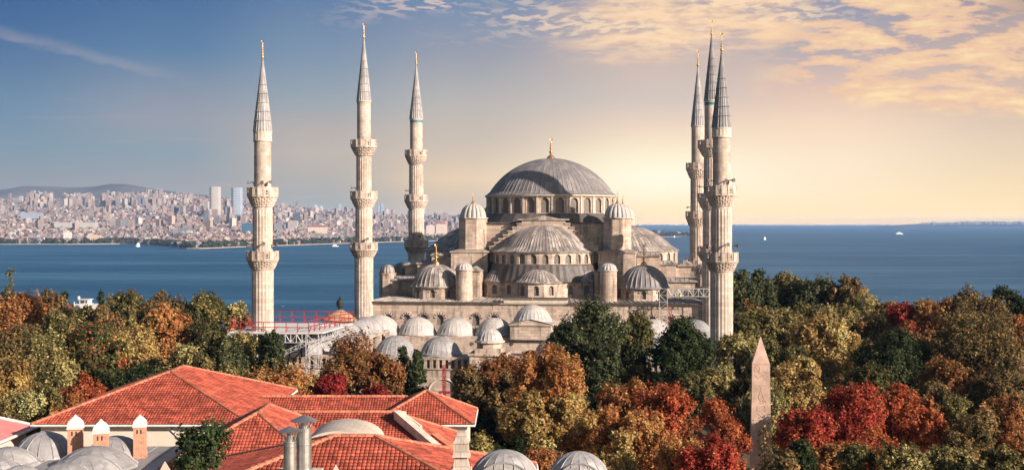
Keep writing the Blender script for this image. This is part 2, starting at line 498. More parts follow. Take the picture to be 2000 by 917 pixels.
M = dict(
    stone=stone_mat('weathered_stone', (0.56, 0.455, 0.375, 1), (0.36, 0.285, 0.235, 1), 1.3, 0.55, 0.8, 0.42),
    minaret=stone_mat('minaret_stone', (0.58, 0.49, 0.425, 1), (0.44, 0.365, 0.31, 1), 0.9, 0.55, 0.5, 0.62, 0.16),
    trim=plain_mat('pale_stone_trim', (0.56, 0.48, 0.40, 1), 0.3, 1.2, 0.9),
    lead=lead_mat('old_lead', (0.18, 0.155, 0.142, 1), (0.06, 0.055, 0.055, 1), (0.46, 0.40, 0.355, 1)),
    lead_main=lead_mat('main_dome_lead', (0.165, 0.15, 0.15, 1), (0.09, 0.085, 0.09, 1), (0.25, 0.23, 0.22, 1)),
    lead_dark=lead_mat('dark_lead', (0.072, 0.060, 0.056, 1), (0.035, 0.031, 0.03, 1), (0.135, 0.11, 0.10, 1)),
    lead_pale=lead_mat('pale_lead', (0.36, 0.335, 0.315, 1), (0.22, 0.205, 0.20, 1), (0.47, 0.43, 0.40, 1)),
    lead_grey=lead_mat('portico_lead', (0.24, 0.23, 0.23, 1), (0.14, 0.135, 0.14, 1), (0.35, 0.335, 0.325, 1)),
    spire=lead_mat('spire_lead', (0.23, 0.22, 0.22, 1), (0.14, 0.135, 0.14, 1), (0.36, 0.34, 0.33, 1), 0.5),
    spire_dark=lead_mat('dark_spire_lead', (0.15, 0.145, 0.15, 1), (0.09, 0.09, 0.10, 1), (0.21, 0.20, 0.20, 1), 0.5),
    gold=plain_mat('gilded_copper', (0.80, 0.42, 0.17, 1), 0.3, 4, 0.35, 0.9, 0.5),
    grille=grille_mat('window_grille'),
    striped=lead_mat('striped_voussoirs', (0.10, 0.07, 0.06, 1), (0.08, 0.06, 0.055, 1), (0.52, 0.44, 0.36, 1), 0.9),
    teal=plain_mat('teal_tile', (0.04, 0.20, 0.24, 1), 0.3, 5, 0.4),
    horn=plain_mat('horn_metal', (0.12, 0.10, 0.09, 1), 0.3, 3, 0.5),
    white=plain_mat('white_paint', (0.66, 0.62, 0.58, 1), 0.3, 1.6, 0.6),
    cream=plain_mat('cream_render', (0.56, 0.48, 0.40, 1), 0.12, 0.7, 0.9),
    truss=plain_mat('galvanised_truss', (0.42, 0.42, 0.43, 1), 0.2, 3, 0.5, 0.2),
    redpaint=plain_mat('red_paint', (0.30, 0.02, 0.03, 1), 0.25, 2, 0.5),
    dark=plain_mat('dark_shade_fill', (0.05, 0.048, 0.05, 1), 0.3, 1, 0.9),  # near-black standing in for shade under the deck; also fills smoke slots
    tile=plain_mat('red_clay_tile', (0.48, 0.104, 0.062, 1), 0.5, 0.9, 0.75, 0, 0.3, 0.5),
    gap_shade=plain_mat('tile_gap_shade', (0.05, 0.018, 0.014, 1), 0.3, 2, 0.95),  # dark brown paints shade into the gaps between tile rows
    ridge=plain_mat('pale_ridge_tile', (0.46, 0.17, 0.10, 1), 0.35, 1.6, 0.8, 0, 0.3, 0.2),
    pink=plain_mat('pink_sheet_roof', (0.62, 0.20, 0.19, 1), 0.2, 0.8, 0.6),
    brick=brick_mat('orange_brick', (0.50, 0.19, 0.10, 1), (0.40, 0.14, 0.075, 1), (0.52, 0.38, 0.28, 1), 0.24, 0.085),
    steel=plain_mat('flue_steel', (0.52, 0.50, 0.48, 1), 0.35, 2.5, 0.38, 0.85, 0.5),
    granite=plain_mat('rose_granite', (0.54, 0.375, 0.295, 1), 0.35, 1.0, 0.8),
    carve=plain_mat('carved_granite', (0.42, 0.26, 0.195, 1), 0.2, 2, 0.9),
    bark=plain_mat('bark', (0.13, 0.10, 0.075, 1), 0.45, 3, 0.95),
    greenfence=plain_mat('green_board', (0.02, 0.085, 0.035, 1), 0.2, 2, 0.7),
    glass=plain_mat('dark_glass', (0.05, 0.07, 0.09, 1), 0.3, 2, 0.2, 0, 0.5),
    urn=plain_mat('dark_bronze', (0.02, 0.025, 0.025, 1), 0.3, 2, 0.5),
    foliage=attr_color_mat('foliage', 0.75, 0.40),
    city=attr_color_mat('city_walls', 0.85, 0.0, (4.5, 3.4)),
    boat=plain_mat('boat_white', (0.78, 0.77, 0.75, 1), 0.1, 0.5, 0.5),
    skin=plain_mat('skin', (0.45, 0.26, 0.18, 1), 0.1, 2, 0.6),
    vest=plain_mat('hi_vis_vest', (0.55, 0.75, 0.08, 1), 0.1, 2, 0.8),
    cloth=plain_mat('dark_work_clothes', (0.05, 0.055, 0.08, 1), 0.2, 2, 0.9),
    cloth2=plain_mat('pale_work_clothes', (0.55, 0.52, 0.48, 1), 0.2, 2, 0.9),
)

# ================================================================ the setting
def px2x(px, Y): return (px - 1000) / 2560 * Y
def py2z(py, Y): return CAM_H + (437 - py) / 2560 * Y
SEA_Z = -32.0

def sea_mat():
    m, t, b = new_mat('sea_water')
    pos = t.n('ShaderNodeNewGeometry').outputs['Position']
    bands = t.noise(t.vm('MULTIPLY', pos, (0.0011, 0.0046, 0.0)), 1.0, 6, 0.62)
    mid = t.noise(t.vm('MULTIPLY', pos, (0.006, 0.03, 0.0)), 1.0, 6, 0.65)
    rip = t.noise(t.vm('MULTIPLY', pos, (0.05, 0.13, 0.0)), 1.0, 6, 0.7)
    col = t.mix(t.rng(bands, 0.36, 0.68), (0.018, 0.076, 0.150, 1), (0.052, 0.142, 0.230, 1))
    col = t.mix(t.m('MULTIPLY', t.rng(mid, 0.40, 0.72), 0.55), col, (0.011, 0.046, 0.100, 1))
    col = t.mix(t.m('MULTIPLY', t.rng(rip, 0.5, 0.75), 0.35), col, (0.07, 0.16, 0.25, 1))
    wc = t.n('ShaderNodeTexVoronoi')
    t.put(wc.inputs['Vector'], t.vm('MULTIPLY', pos, (0.10, 0.05, 0.0)))
    wc.inputs['Scale'].default_value = 1.0
    caps = t.m('MULTIPLY', t.m('LESS_THAN', wc.outputs['Distance'], 0.10), t.rng(t.noise(t.vm('MULTIPLY', pos, (0.011, 0.007, 0.0)), 1.0, 2), 0.52, 0.62))
    y = t.sep(pos)[1]
    caps = t.m('MULTIPLY', caps, t.rng(y, 900, 1900, 1.0, 0.0))
    t.put(b.inputs['Base Color'], t.mix(t.m('MULTIPLY', caps, 0.8), col, (0.6, 0.62, 0.62, 1)))
    b.inputs['Roughness'].default_value = 0.45
    b.inputs['Specular IOR Level'].default_value = 0.025
    bp = t.n('ShaderNodeBump')
    bp.inputs['Strength'].default_value = 0.6
    bp.inputs['Distance'].default_value = 1.2
    t.put(bp.inputs['Height'], t.m('ADD', rip, t.m('MULTIPLY', mid, 2.0)))
    t.put(b.inputs['Normal'], bp.outputs[0])
    return m

mb = MB()
ys = [700, 1500, 3000, 6000, 12000, 24000, 45000, 77900]
xs = [-45000, -9000, -3000, 0, 3000, 9000, 45000]
for i in range(len(ys) - 1):
    for j in range(len(xs) - 1):
        mb.face([(xs[j], ys[i], SEA_Z), (xs[j + 1], ys[i], SEA_Z), (xs[j + 1], ys[i + 1], SEA_Z), (xs[j], ys[i + 1], SEA_Z)])
tag(mb.build('sea', sea_mat()), kind='structure')

def ground_z(x, y):
    if y < 150: return -3.0
    if y < 190: return -3.0 * (190 - y) / 40
    if y < 335: return 0.0
    return max(-33.0, -33.0 * ((y - 335) / 440.0) ** 0.8)
mb = MB()
gy = [-150, -60, 0, 60, 110, 150, 170, 190, 260, 335, 345, 370, 420, 500, 600, 700, 775, 830]
gx = [-1500, -700, -350, -180, -90, 0, 90, 180, 350, 700, 1500]
for i in range(len(gy) - 1):
    for j in range(len(gx) - 1):
        mb.face([(gx[j + p], gy[i + q], ground_z(0, gy[i + q])) for p, q in ((0, 0), (1, 0), (1, 1), (0, 1))])
tag(mb.build('ground', plain_mat('park_soil', (0.09, 0.08, 0.05, 1), 0.5, 0.1, 0.95)), kind='structure')
mb = MB()
mb.box(-60, 90, 108, 132, -2.996, -2.9)
tag(mb.build('plaza_paving', plain_mat('plaza_stone', (0.32, 0.28, 0.24, 1), 0.2, 0.5, 0.9)), kind='structure')

# far shore: terrain on a fan of azimuths
SH = [(-260, 473), (-100, 475), (0, 477), (140, 477), (250, 476), (330, 482), (372, 486), (430, 484), (500, 481), (620, 477), (740, 473), (870, 469.5), (1000, 467), (1120, 465), (1250, 463), (1342, 461.5), (1352, 459)]
SK = [(-260, 394), (-60, 392), (40, 389), (140, 391), (300, 385), (360, 382), (430, 386), (480, 391), (540, 402), (620, 411), (720, 417), (820, 420), (900, 423), (1000, 427), (1150, 438), (1250, 451), (1352, 458)]
def interp(tab, x):
    if x <= tab[0][0]: return tab[0][1]
    for (a, ya), (b, yb) in zip(tab, tab[1:]):
        if x <= b: return ya + (yb - ya) * (x - a) / (b - a)
    return tab[-1][1]
def shore_Y(px): return (CAM_H - SEA_Z) * 2560 / (interp(SH, px) - 437)
def back_Y(px): return max(8300.0, shore_Y(px) + 900)
def land_pt(px, t):
    Y0, Y1 = shore_Y(px), back_Y(px)
    Y = Y0 + (Y1 - Y0) * t
    zb = py2z(interp(SK, px), Y1)
    z0 = SEA_Z + 1.5
    k = max(0.0, (t - 0.05) / 0.95)
    roll = 5.0 * math.sin(px * 0.021 + t * 7) * k + 4.0 * math.sin(px * 0.05 - t * 15) * k
    z = z0 + (zb - z0) * k ** 1.15 + (roll if t > 0.1 else 0)
    return (px2x(px, Y), Y, z)
mb = MB()
cols = [p for p in range(-260, 1353, 26)]
ts = [0, 0.004, 0.03, 0.06, 0.1, 0.16, 0.24, 0.34, 0.46, 0.6, 0.75, 0.88, 1.0]
for a, b2 in zip(cols, cols[1:]):
    q0 = list(land_pt(a, 0)); q1 = list(land_pt(b2, 0))
    mb.face([(q0[0], q0[1], SEA_Z - 1.5), (q1[0], q1[1], SEA_Z - 1.5), q1, q0], 0.9)
    for t0, t1 in zip(ts, ts[1:]):
        mb.face([land_pt(a, t0), land_pt(b2, t0), land_pt(b2, t1), land_pt(a, t1)], 0.85 if t0 < 0.02 else 0.3)
    q0 = land_pt(a, 1); q1 = land_pt(b2, 1)
    mb.face([q0, q1, (q1[0], q1[1] + 1500, SEA_Z - 1), (q0[0], q0[1] + 1500, SEA_Z - 1)], 0.3)
def land_mat():
    m, t, b = new_mat('far_land')
    ti = t.n('ShaderNodeAttribute', attribute_name="tint").outputs['Fac']
    pos = t.n('ShaderNodeNewGeometry').outputs['Position']
    n1 = t.noise(pos, 0.006, 5)
    c1 = t.mix(t.rng(n1, 0.4, 0.6), (0.16, 0.12, 0.10, 1), (0.07, 0.085, 0.05, 1))
    t.put(b.inputs['Base Color'], t.mix(t.m('GREATER_THAN', ti, 0.6), c1, (0.42, 0.31, 0.24, 1)))
    return m
tag(mb.build('far_shore', land_mat()), kind='structure')

# hills behind the city, and the low land on the right horizon
def ridge_hill(name, prof, Y, thick, mat, base=SEA_Z):
    mb = MB()
    for (p0, y0), (p1, y1) in zip(prof, prof[1:]):
        n = max(1, int((p1 - p0) / 12))
        for i in range(n):
            a = p0 + (p1 - p0) * i / n; b = p0 + (p1 - p0) * (i + 1) / n
            sm = lambda f: f * f * (3 - 2 * f)
            ya = y0 + (y1 - y0) * sm(i / n); yb = y0 + (y1 - y0) * sm((i + 1) / n)
            za, zb = py2z(ya, Y), py2z(yb, Y)
            A = (px2x(a, Y), Y); B = (px2x(b, Y), Y)
            rows = [(-thick, 0.0), (-thick * 0.55, 0.42), (-thick * 0.25, 0.8), (0, 1.0), (thick * 0.4, 0.7), (thick, 0.0)]
            for (d0, f0), (d1, f1) in zip(rows, rows[1:]):
                mb.face([(A[0], Y + d0, base + (za - base) * f0), (B[0], Y + d0, base + (zb - base) * f0), (B[0], Y + d1, base + (zb - base) * f1), (A[0], Y + d1, base + (za - base) * f1)])
    return tag(mb.build(name, mat, smooth=True), kind='structure')
hillm = plain_mat('hill_scrub', (0.13, 0.115, 0.10, 1), 0.4, 0.003, 0.95)
ridge_hill('far_hills', [(-260, 392), (-60, 380), (10, 369), (50, 363), (95, 364), (150, 366), (185, 364), (215, 359), (245, 359), (275, 364), (310, 371), (380, 379), (470, 392)], 10500, 1500, hillm)
ridge_hill('island', [(1730, 441), (1775, 437.5), (1810, 436.5), (1850, 436), (1885, 433.5), (1915, 432.5), (1960, 432), (1985, 433), (2040, 432), (2120, 436), (2200, 441)], 21000, 900, hillm)

# the air
hz = MB()
hz.box(-46000, 46000, -400, HAZE_END, -35.0, HAZE_TOP)
hm = bpy.data.materials.new('haze_air')
hm.use_nodes = True
ht = NT(hm.node_tree)
ho = ht.n('ShaderNodeOutputMaterial')
hv = ht.n('ShaderNodeVolumePrincipled')
hv.inputs['Color'].default_value = (0.238, 0.405, 0.68, 1)
hv.inputs['Density'].default_value = HAZE_DENSITY
hv.inputs['Anisotropy'].default_value = 0.0
ht.t.links.new(hv.outputs[0], ho.inputs['Volume'])
tag(hz.build('haze', hm), kind='stuff')

# ================================================================ the mosque
TH = R_(6.9)
MC = (8.67, 292.0)
def m2w(r, a, z=0.0):
    c_, s_ = math.cos(TH), math.sin(TH)
    return (MC[0] + r * c_ + a * s_, MC[1] - r * s_ + a * c_, z)

def ribbed_dome(mb, cx, cy_, z0, R, h, nrib, a0=0.0, a1=2 * math.pi, rings=10, rib=0.10, ribw=0.09, flare=0.45, drop=0.25, seed=1, ks=(1, 1)):
    rr = random.Random(seed)
    Rs = (R * R + h * h) / (2 * h); zc = z0 + h - Rs
    th0 = math.asin(min(1, R / Rs))
    if h > R: th0 = math.pi - th0
    prof = [(R + flare * 0.98, z0 - drop - 0.22), (R + flare, z0 - drop), (R + flare * 0.35, z0 + 0.10)]
    for j in range(1, rings + 1):
        th = th0 * (1 - j / rings) + 0.015
        prof.append((Rs * math.sin(th), zc + Rs * math.cos(th)))
    full = abs(a1 - a0 - 2 * math.pi) < 1e-6
    angs = []
    ww = ribw / R
    for k in range(nrib if full else nrib + 1):
        c_ = a0 + (a1 - a0) * k / nrib
        angs += [c_ - ww, c_, c_ + ww]
    tn = {}
    def tint(i, j):
        k = (i // 3, (j + (i // 3) % 2) // 3)
        if k not in tn: tn[k] = rr.uniform(0, 1) ** 1.3
        return tn[k]
    mb.lathe(prof, cx, cy_, a0=a0, a1=a1, angs=angs, mod=lambda i, j: 1 + (rib / R if i % 3 == 1 and j > 1 else 0), tint=tint)

def melon_cap(mb, cx, cy_, z0, R, h, n, seed=2, eave=0.2):
    rr = random.Random(seed)
    tn = [rr.uniform(0, 1) for _ in range(n)]
    prof = [(R + eave, z0 - 0.2), (R + eave, z0)]
    for j in range(9):
        t = j / 8
        prof.append((R * math.cos(t * math.pi / 2) ** 0.85 + 0.02, z0 + h * math.sin(t * math.pi / 2)))
    mb.lathe(prof, cx, cy_, n * 4, mod=lambda i, j: 1 - (0.13 if i % 4 == 0 else (0.02 if i % 2 else 0)) * (1 if j > 1 else 0), tint=lambda i, j: tn[i // 4] * 0.8)

def finial(name, cx, cy_, z0, h, parent, s=1.0, bulb=True):
    """gilded finial: bell foot, string of balls, crescent"""
    mb = MB()
    k = h
    pr = []
    if bulb:
        pr += [(0.22 * k, 0), (0.21 * k, 0.05 * k), (0.16 * k, 0.13 * k), (0.07 * k, 0.20 * k), (0.035 * k, 0.26 * k)]
    else:
        pr += [(0.07 * k, 0), (0.035 * k, 0.06 * k)]
    z = pr[-1][1]
    for rr_ in (0.085, 0.062, 0.047, 0.036):
        r_ = rr_ * k
        for q in range(6):
            a = math.pi * (q + 0.5) / 6
            pr.append((max(0.02 * k, r_ * math.sin(a)), z + r_ * (1 - math.cos(a))))
        z += 2.0 * r_ + 0.018 * k
        pr.append((0.02 * k, z))
    pr.append((0.012 * k, 0.86 * k)); pr.append((0.0, 0.87 * k))
    mb.lathe([(r_ * s, z0 + zz) for r_, zz in pr], cx, cy_, 10)
    rc = 0.06 * k
    for i in range(9):
        a0 = R_(120 + 300 * i / 9); a1 = R_(120 + 300 * (i + 1) / 9)
        zc = z0 + 0.86 * k + rc
        wd = 0.018 * k * math.sin(math.pi * (i + 0.7) / 9.6) + 0.006 * k
        mb.tube((cx + rc * math.cos(a0), cy_, zc + rc * math.sin(a0)), (cx + rc * math.cos(a1), cy_, zc + rc * math.sin(a1)), wd, n=5)
    return mb.build(name, M['gold'], parent)

def bay(mb, panes, A, B, z0, z1, wid, sill, spring, depth=0.35, n=8, pointed=1.0):
    """one wall bay from A to B (left to right seen from outside) with a real arched opening"""
    A = Vector((A[0], A[1])); B = Vector((B[0], B[1]))
    L = (B - A).length
    d = (B - A) / L
    nn = Vector((d.y, -d.x))
    Pt = lambda s, z, q=0.0: (A.x + d.x * s - nn.x * q, A.y + d.y * s - nn.y * q, z)
    s0, s1 = L / 2 - wid / 2, L / 2 + wid / 2
    mb.face([Pt(0, z0), Pt(s0, z0), Pt(s0, z1), Pt(0, z1)])
    mb.face([Pt(s1, z0), Pt(L, z0), Pt(L, z1), Pt(s1, z1)])
    mb.face([Pt(s0, z0), Pt(s1, z0), Pt(s1, sill), Pt(s0, sill)])
    arc = []
    for i in range(n + 1):
        a = math.pi * (1 - i / n)
        arc.append((L / 2 + wid / 2 * math.cos(a), spring + wid / 2 * pointed * math.sin(a)))
    for (sa, za), (sb, zb) in zip(arc, arc[1:]):
        mb.face([Pt(sa, za), Pt(sb, zb), Pt(sb, z1), Pt(sa, z1)])
    outl = [(s0, sill), (s1, sill)] + arc[::-1]
    for (sa, za), (sb, zb) in zip(outl, outl[1:] + outl[:1]):
        mb.face([Pt(sa, za), Pt(sb, zb), Pt(sb, zb, depth), Pt(sa, za, depth)], 0.4)
    panes.append(([Pt(s, z, depth - 0.02) for s, z in outl], nn))

def add_windows(panes, parent, name='window'):
    for pts, nn in panes:
        m = MB()
        m.face(pts)
        m.build(name, M['grille'], parent)

def ring_wall(mb, panes, cx, cy_, R, a0, a1, nb, z0, z1, wid, sill, spring, depth=0.35):
    for k in range(nb):
        t0 = a0 + (a1 - a0) * k / nb; t1 = a0 + (a1 - a0) * (k + 1) / nb
        bay(mb, panes, (cx + R * math.cos(t0), cy_ + R * math.sin(t0)), (cx + R * math.cos(t1), cy_ + R * math.sin(t1)), z0, z1, wid, sill, spring, depth)

PI = math.pi
def arch_ring(parent, W3, spring, r0, r1, n=13):
    """ring of alternating dark and pale arch stones, one connected piece"""
    m = MB(); q = []
    for i in range(n + 1):
        b_ = PI * i / n
        q.append([m.vert(W3(r_ * math.cos(b_), spring + r_ * math.sin(b_), d_)) for r_, d_ in ((r0, 0.0), (r0, 0.06), (r1, 0.06), (r1, 0.0))])
    for i, (p, q2) in enumerate(zip(q, q[1:])):
        for j in range(3):
            m.f.append([p[j], q2[j], q2[j + 1], p[j + 1]]); m.t.append(0.0 if i % 2 == 0 else 1.0)
    m.build('window_arch', M['striped'], parent)
mosque = empty('mosque', m2w(0, 0), -TH, 'huge stone mosque stepping up in lead covered half domes to one large central dome', 'mosque')

# --- main dome and its drum
mb = MB(); ribbed_dome(mb, 0, 0, 34.4, 13.9, 8.2, 84, rings=16, rib=0.11, ribw=0.12, flare=0.75, drop=0.1, seed=3)
o = mb.build('main_dome', M['lead_main'], mosque)
finial('finial', 0, 0, 42.3, 4.9, o)
mb = MB(); panes = []
ring_wall(mb, panes, 0, 0, 14.25, R_(-90 - 360 / 56), R_(270 - 360 / 56), 28, 29.9, 34.2, 1.75, 30.35, 32.7, 0.4)
o = mb.build('drum', M['stone'], mosque)
add_windows(panes, o)
mb = MB()
for k in range(28):
    a = R_(-90 + 360 / 56 + k * 360 / 28)
    c_ = (14.30 * math.cos(a), 14.30 * math.sin(a))
    mb.obox(c_, a, 0.10, 0.2, 29.9, 34.1)
mb.lathe([(14.3, 33.75), (14.7, 33.95), (14.75, 34.2), (14.2, 34.25)], n=56)
mb.build('drum_cornice', M['trim'], mosque)
mb = MB()
ribbed = [(14.35, 30.25), (14.6, 30.1), (15.9, 28.5), (16.2, 28.2)]
rr = random.Random(5); tl = [rr.random() for _ in range(112)]
mb.lathe(ribbed, n=112, mod=lambda i, j: 1.0 + (0.006 if i % 4 == 0 else 0), tint=lambda i, j: tl[i // 4])
mb.build('drum_roof', M['lead_dark'], mosque)
# --- square block under the drum
mb = MB()
mb.box(-15.6, 15.6, -15.3, 15.6, 12.0, 28.05)
mb.build('central_block', M['stone'], mosque)
mb = MB()
mb.box(-16.0, 16.0, -15.7, 16.0, 28.05, 28.35)
mb.build('central_roof', M['lead_dark'], mosque)

# --- stepped shoulders and crest over the front half dome
def stepped(sgn, face):
    mb, cap = MB(), MB()
    for k in range(8):
        r0, r1 = 3.6 + k * 0.98, 3.6 + (k + 1) * 0.98
        z = 28.75 - k * 0.80
        x0, x1 = sorted((sgn * r0, sgn * r1))
        if face == 'front':
            mb.box(x0, x1, -17.2, -15.35, 20, z)
            cap.box(x0 - 0.12, x1 + 0.12, -17.4, -15.33, z, z + 0.28, 0.8)
        else:
            s = 1 if face == 'right' else -1
            a, b = sorted((s * 15.65, s * 17.4))
            mb.box(a, b, x0, x1, 20, z)
            cap.box(a - 0.02, b + 0.2, x0 - 0.12, x1 + 0.12, z, z + 0.28, 0.8)
    o = mb.build('stepped_buttress', M['stone'], mosque)
    cap.build('step_coping', M['lead'], o)
for sgn in (-1, 1):
    stepped(sgn, 'front'); stepped(sgn, 'left'); stepped(sgn, 'right')
mb = MB()
mb.box(-3.6, 3.6, -17.2, -15.35, 20, 28.75)
o = mb.build('crest_wall', M['stone'], mosque)
mb = MB()
q = [(-5.4, 28.78), (5.4, 28.78), (5.4, 29.05), (3.2, 29.1), (1.2, 29.55), (0, 29.75), (-1.2, 29.55), (-3.2, 29.1), (-5.4, 29.05)]
f = [(x, -17.45, z) for x, z in q]; bk = [(x, -15.2, z) for x, z in q]
mb.face(f, 0.8); mb.face(bk[::-1], 0.8)
for i in range(len(q)):
    j = (i + 1) % len(q)
    mb.face([f[i], f[j], bk[j], bk[i]], 0.3)
mb.build('crest_coping', M['lead'], mosque)

# --- four half domes with windowed drums
def half_dome(cx, cy_, R, Rd, ang, name_seed, depthk=1.0, zb=22.45, h=5.5, skirt=True):
    a0, a1 = ang - PI / 2, ang + PI / 2
    mb = MB(); ribbed_dome(mb, cx, cy_, zb, R, h, 44, a0, a1, rings=10, rib=0.17, ribw=0.16, flare=Rd - R + 0.35, drop=0.12, seed=name_seed)
    mb.build('semi_dome', M['lead'], mosque)
    mb = MB(); panes = []
    ring_wall(mb, panes, cx, cy_, Rd, a0, a1, 14, 19.4, 22.2, 1.3, 19.85, 21.15, 0.35)
    o = mb.build('semi_dome_drum', M['stone'], mosque)
    add_windows(panes, o)
half_dome(0, -15.3, 9.9, 10.95, -PI / 2, 11)
half_dome(15.6, 0, 11.6, 12.4, 0, 12)
half_dome(-15.6, 0, 11.6, 12.4, PI, 13)
half_dome(0, 15.6, 9.9, 10.95, PI / 2, 14)

# --- lower tier under the front half dome: lead skirt, wall, three exedrae
rr = random.Random(8); tl = [rr.random() for _ in range(60)]
mb = MB()
mb.lathe([(10.98, 19.75), (11.2, 19.5), (12.0, 17.2), (12.35, 16.4), (12.35, 16.2)], 0, -15.3, 52, PI, 2 * PI, mod=lambda i, j: 1.0 + (0.008 if i % 2 == 0 else 0), tint=lambda i, j: tl[i // 2])
mb.build('skirt_roof', M['lead_dark'], mosque)
mb = MB(); panes = []
ring_wall(mb, panes, 0, -15.3, 11.8, PI, 2 * PI, 11, 12.5, 16.3, 1.1, 13.7, 15.0, 0.4)
o = mb.build('tier_wall', M['stone'], mosque)
add_windows(panes, o)
for k, (ang, rad, Rx) in enumerate(((-91, 9.8, 5.0), (-149, 9.3, 4.4), (-31, 9.3, 4.4))):
    cx, cyy = rad * math.cos(R_(ang)), -15.3 + rad * math.sin(R_(ang))
    mb = MB()
    ribbed_dome(mb, cx, cyy, 16.35, Rx - 0.35, 2.75, 22, R_(ang - 100), R_(ang + 100), rings=7, rib=0.16, ribw=0.14, flare=0.55, drop=0.08, seed=20 + k)
    mb.build('exedra_dome', M['lead'], mosque)
    mb = MB(); panes = []
    ring_wall(mb, panes, cx, cyy, Rx, R_(ang - 95), R_(ang + 95), 5, 12.5, 16.2, 1.15, 13.6, 15.0, 0.4)
    o = mb.build('exedra_wall', M['stone'], mosque)
    add_windows(panes, o)

# --- weight towers at the four corners
def octo(cx, cyy, R, rot=22.5): return [(cx + R * math.cos(R_(rot + 45 * i)), cyy + R * math.sin(R_(rot + 45 * i))) for i in range(8)]
for sx in (-1, 1):
    for sy in (-1, 1):
        cx, cyy = 15.3 * sx + 0.1, 15.3 * sy
        mb = MB()
        mb.prism(octo(cx, cyy, 3.1), 20.0, 29.05)
        mb.prism(octo(cx, cyy, 3.3), 29.05, 29.32)
        o = mb.build('weight_tower', M['stone'], mosque)
        mb = MB(); melon_cap(mb, cx, cyy, 29.35, 2.75, 3.0, 16, 31 + sx + 3 * sy, 0.45)
        mb.build('tower_cap', M['lead_pale'], o)
        finial('finial', cx, cyy, 32.2, 2.5, o)
        # plinth block around the tower foot with a low lead roof
        mb = MB()
        x0, x1 = sorted((sx * 11.6, sx * 19.3)); y0, y1 = sorted((sy * 12.0, sy * 19.2))
        mb.box(x0, x1, y0, y1, 12.0, 22.0)
        mb.box(x0 - 0.25, x1 + 0.25, y0 - 0.25, y1 + 0.25, 22.0, 22.25)
        mb.build('tower_plinth', M['stone'], mosque)
        mb = MB()
        q = [(x0 - 0.2, y0 - 0.2), (x1 + 0.2, y0 - 0.2), (x1 + 0.2, y1 + 0.2), (x0 - 0.2, y1 + 0.2)]
        qi = [(cx + (x - cx) * 0.45, cyy + (y - cyy) * 0.45) for x, y in q]
        mb.prism(q, 22.26, 22.9, 0.5, qi)
        mb.build('plinth_roof', M['lead'], mosque)

# --- side galleries: blocks left and right of the side half domes
for sx in (-1, 1):
    mb = MB()
    for (xa, xb, ya, yb, z1) in ((15.8, 27.6, -13.4, 13.4, 19.35), (27.6, 30.8, -11.0, 11.0, 19.0), (19.4, 24.2, -15.0, -11.9, 21.2)):
        x0, x1 = sorted((sx * xa, sx * xb))
        mb.box(x0, x1, ya, yb, 12, z1)
    x0, x1 = sorted((sx * 24.0, sx * 33.8))
    mb.box(x0, x1, -19.0, 24, 12, 16.0)
    mb.build('gallery_block', M['stone'], mosque)
    mb = MB()
    for (xa, xb, ya, yb, z1) in ((15.7, 27.9, -13.7, 13.7, 19.36), (27.9, 31.2, -11.4, 11.4, 19.0), (19.2, 24.5, -15.3, -11.7, 21.2), (23.8, 34.2, -19.4, 24.4, 16.0)):
        x0, x1 = sorted((sx * xa, sx * xb))
        q = [(x0, ya), (x1, ya), (x1, yb), (x0, yb)]
        mb.prism(q, z1, z1 + 0.25, 0.4)
        k = 0.9 if z1 > 20 else 1.3
        qi = [(x0 + k, ya + k), (x1 - k, ya + k), (x1 - k, yb - k), (x0 + k, yb - k)]
        mb.prism(q, z1 + 0.25, z1 + 0.8, 0.6, qi)
        nrib = int((x1 - x0) / 0.9)
        for i in range(1, nrib):
            xx = x0 + (x1 - x0) * i / nrib
            mb.tube((xx, ya, z1 + 0.3), (min(max(xx, x0 + k), x1 - k), ya + k, z1 + 0.84), 0.07, n=4, tint=0.9)
    mb.build('gallery_roof', M['lead'], mosque)
    # small domed stair turret on the outer edge
    for ya in (-18.0, -4.0):
        mb = MB()
        mb.prism(octo(sx * 33.2, ya, 1.75), 12.5, 17.4)
        mb.prism(octo(sx * 33.2, ya, 1.95), 17.4, 17.62)
        o = mb.build('stair_turret', M['stone'], mosque)
        mb = MB(); melon_cap(mb, sx * 33.2, ya, 17.65, 1.6, 1.75, 12, 44)
        mb.build('turret_cap', M['lead'], o)

# --- corner domes on octagonal drums with striped window arches
for sx in (-1, 1):
    for sy in (-1, 1):
        cx, cyy = (21.1 if sx > 0 else -21.6), 24.0 * sy
        mb = MB(); ribbed_dome(mb, cx, cyy, 15.35, 4.8, 4.4, 30, rings=10, rib=0.18, ribw=0.15, flare=0.45, drop=0.1, seed=50 + sx + sy * 3)
        o = mb.build('corner_dome', M['lead' if sx < 0 else 'lead_main'], mosque)
        finial('finial', cx, cyy, 19.5, 4.6, o, 0.75)
        mb = MB(); panes = []
        ring_wall(mb, panes, cx, cyy, 4.95, R_(-112.5), R_(247.5), 8, 12.3, 15.2, 1.05, 13.0, 14.1, 0.35)
        o = mb.build('corner_drum', M['stone'], mosque)
        add_windows(panes, o)
        for k in range(8):
            a = R_(-90 + 45 * k); ap = 4.95 * math.cos(R_(22.5)) + 0.03
            tx, ty = -math.sin(a), math.cos(a)
            arch_ring(o, lambda u_, z_, q_: (cx + math.cos(a) * (ap + q_) + tx * u_, cyy + math.sin(a) * (ap + q_) + ty * u_, z_), 14.1, 0.60, 1.02)

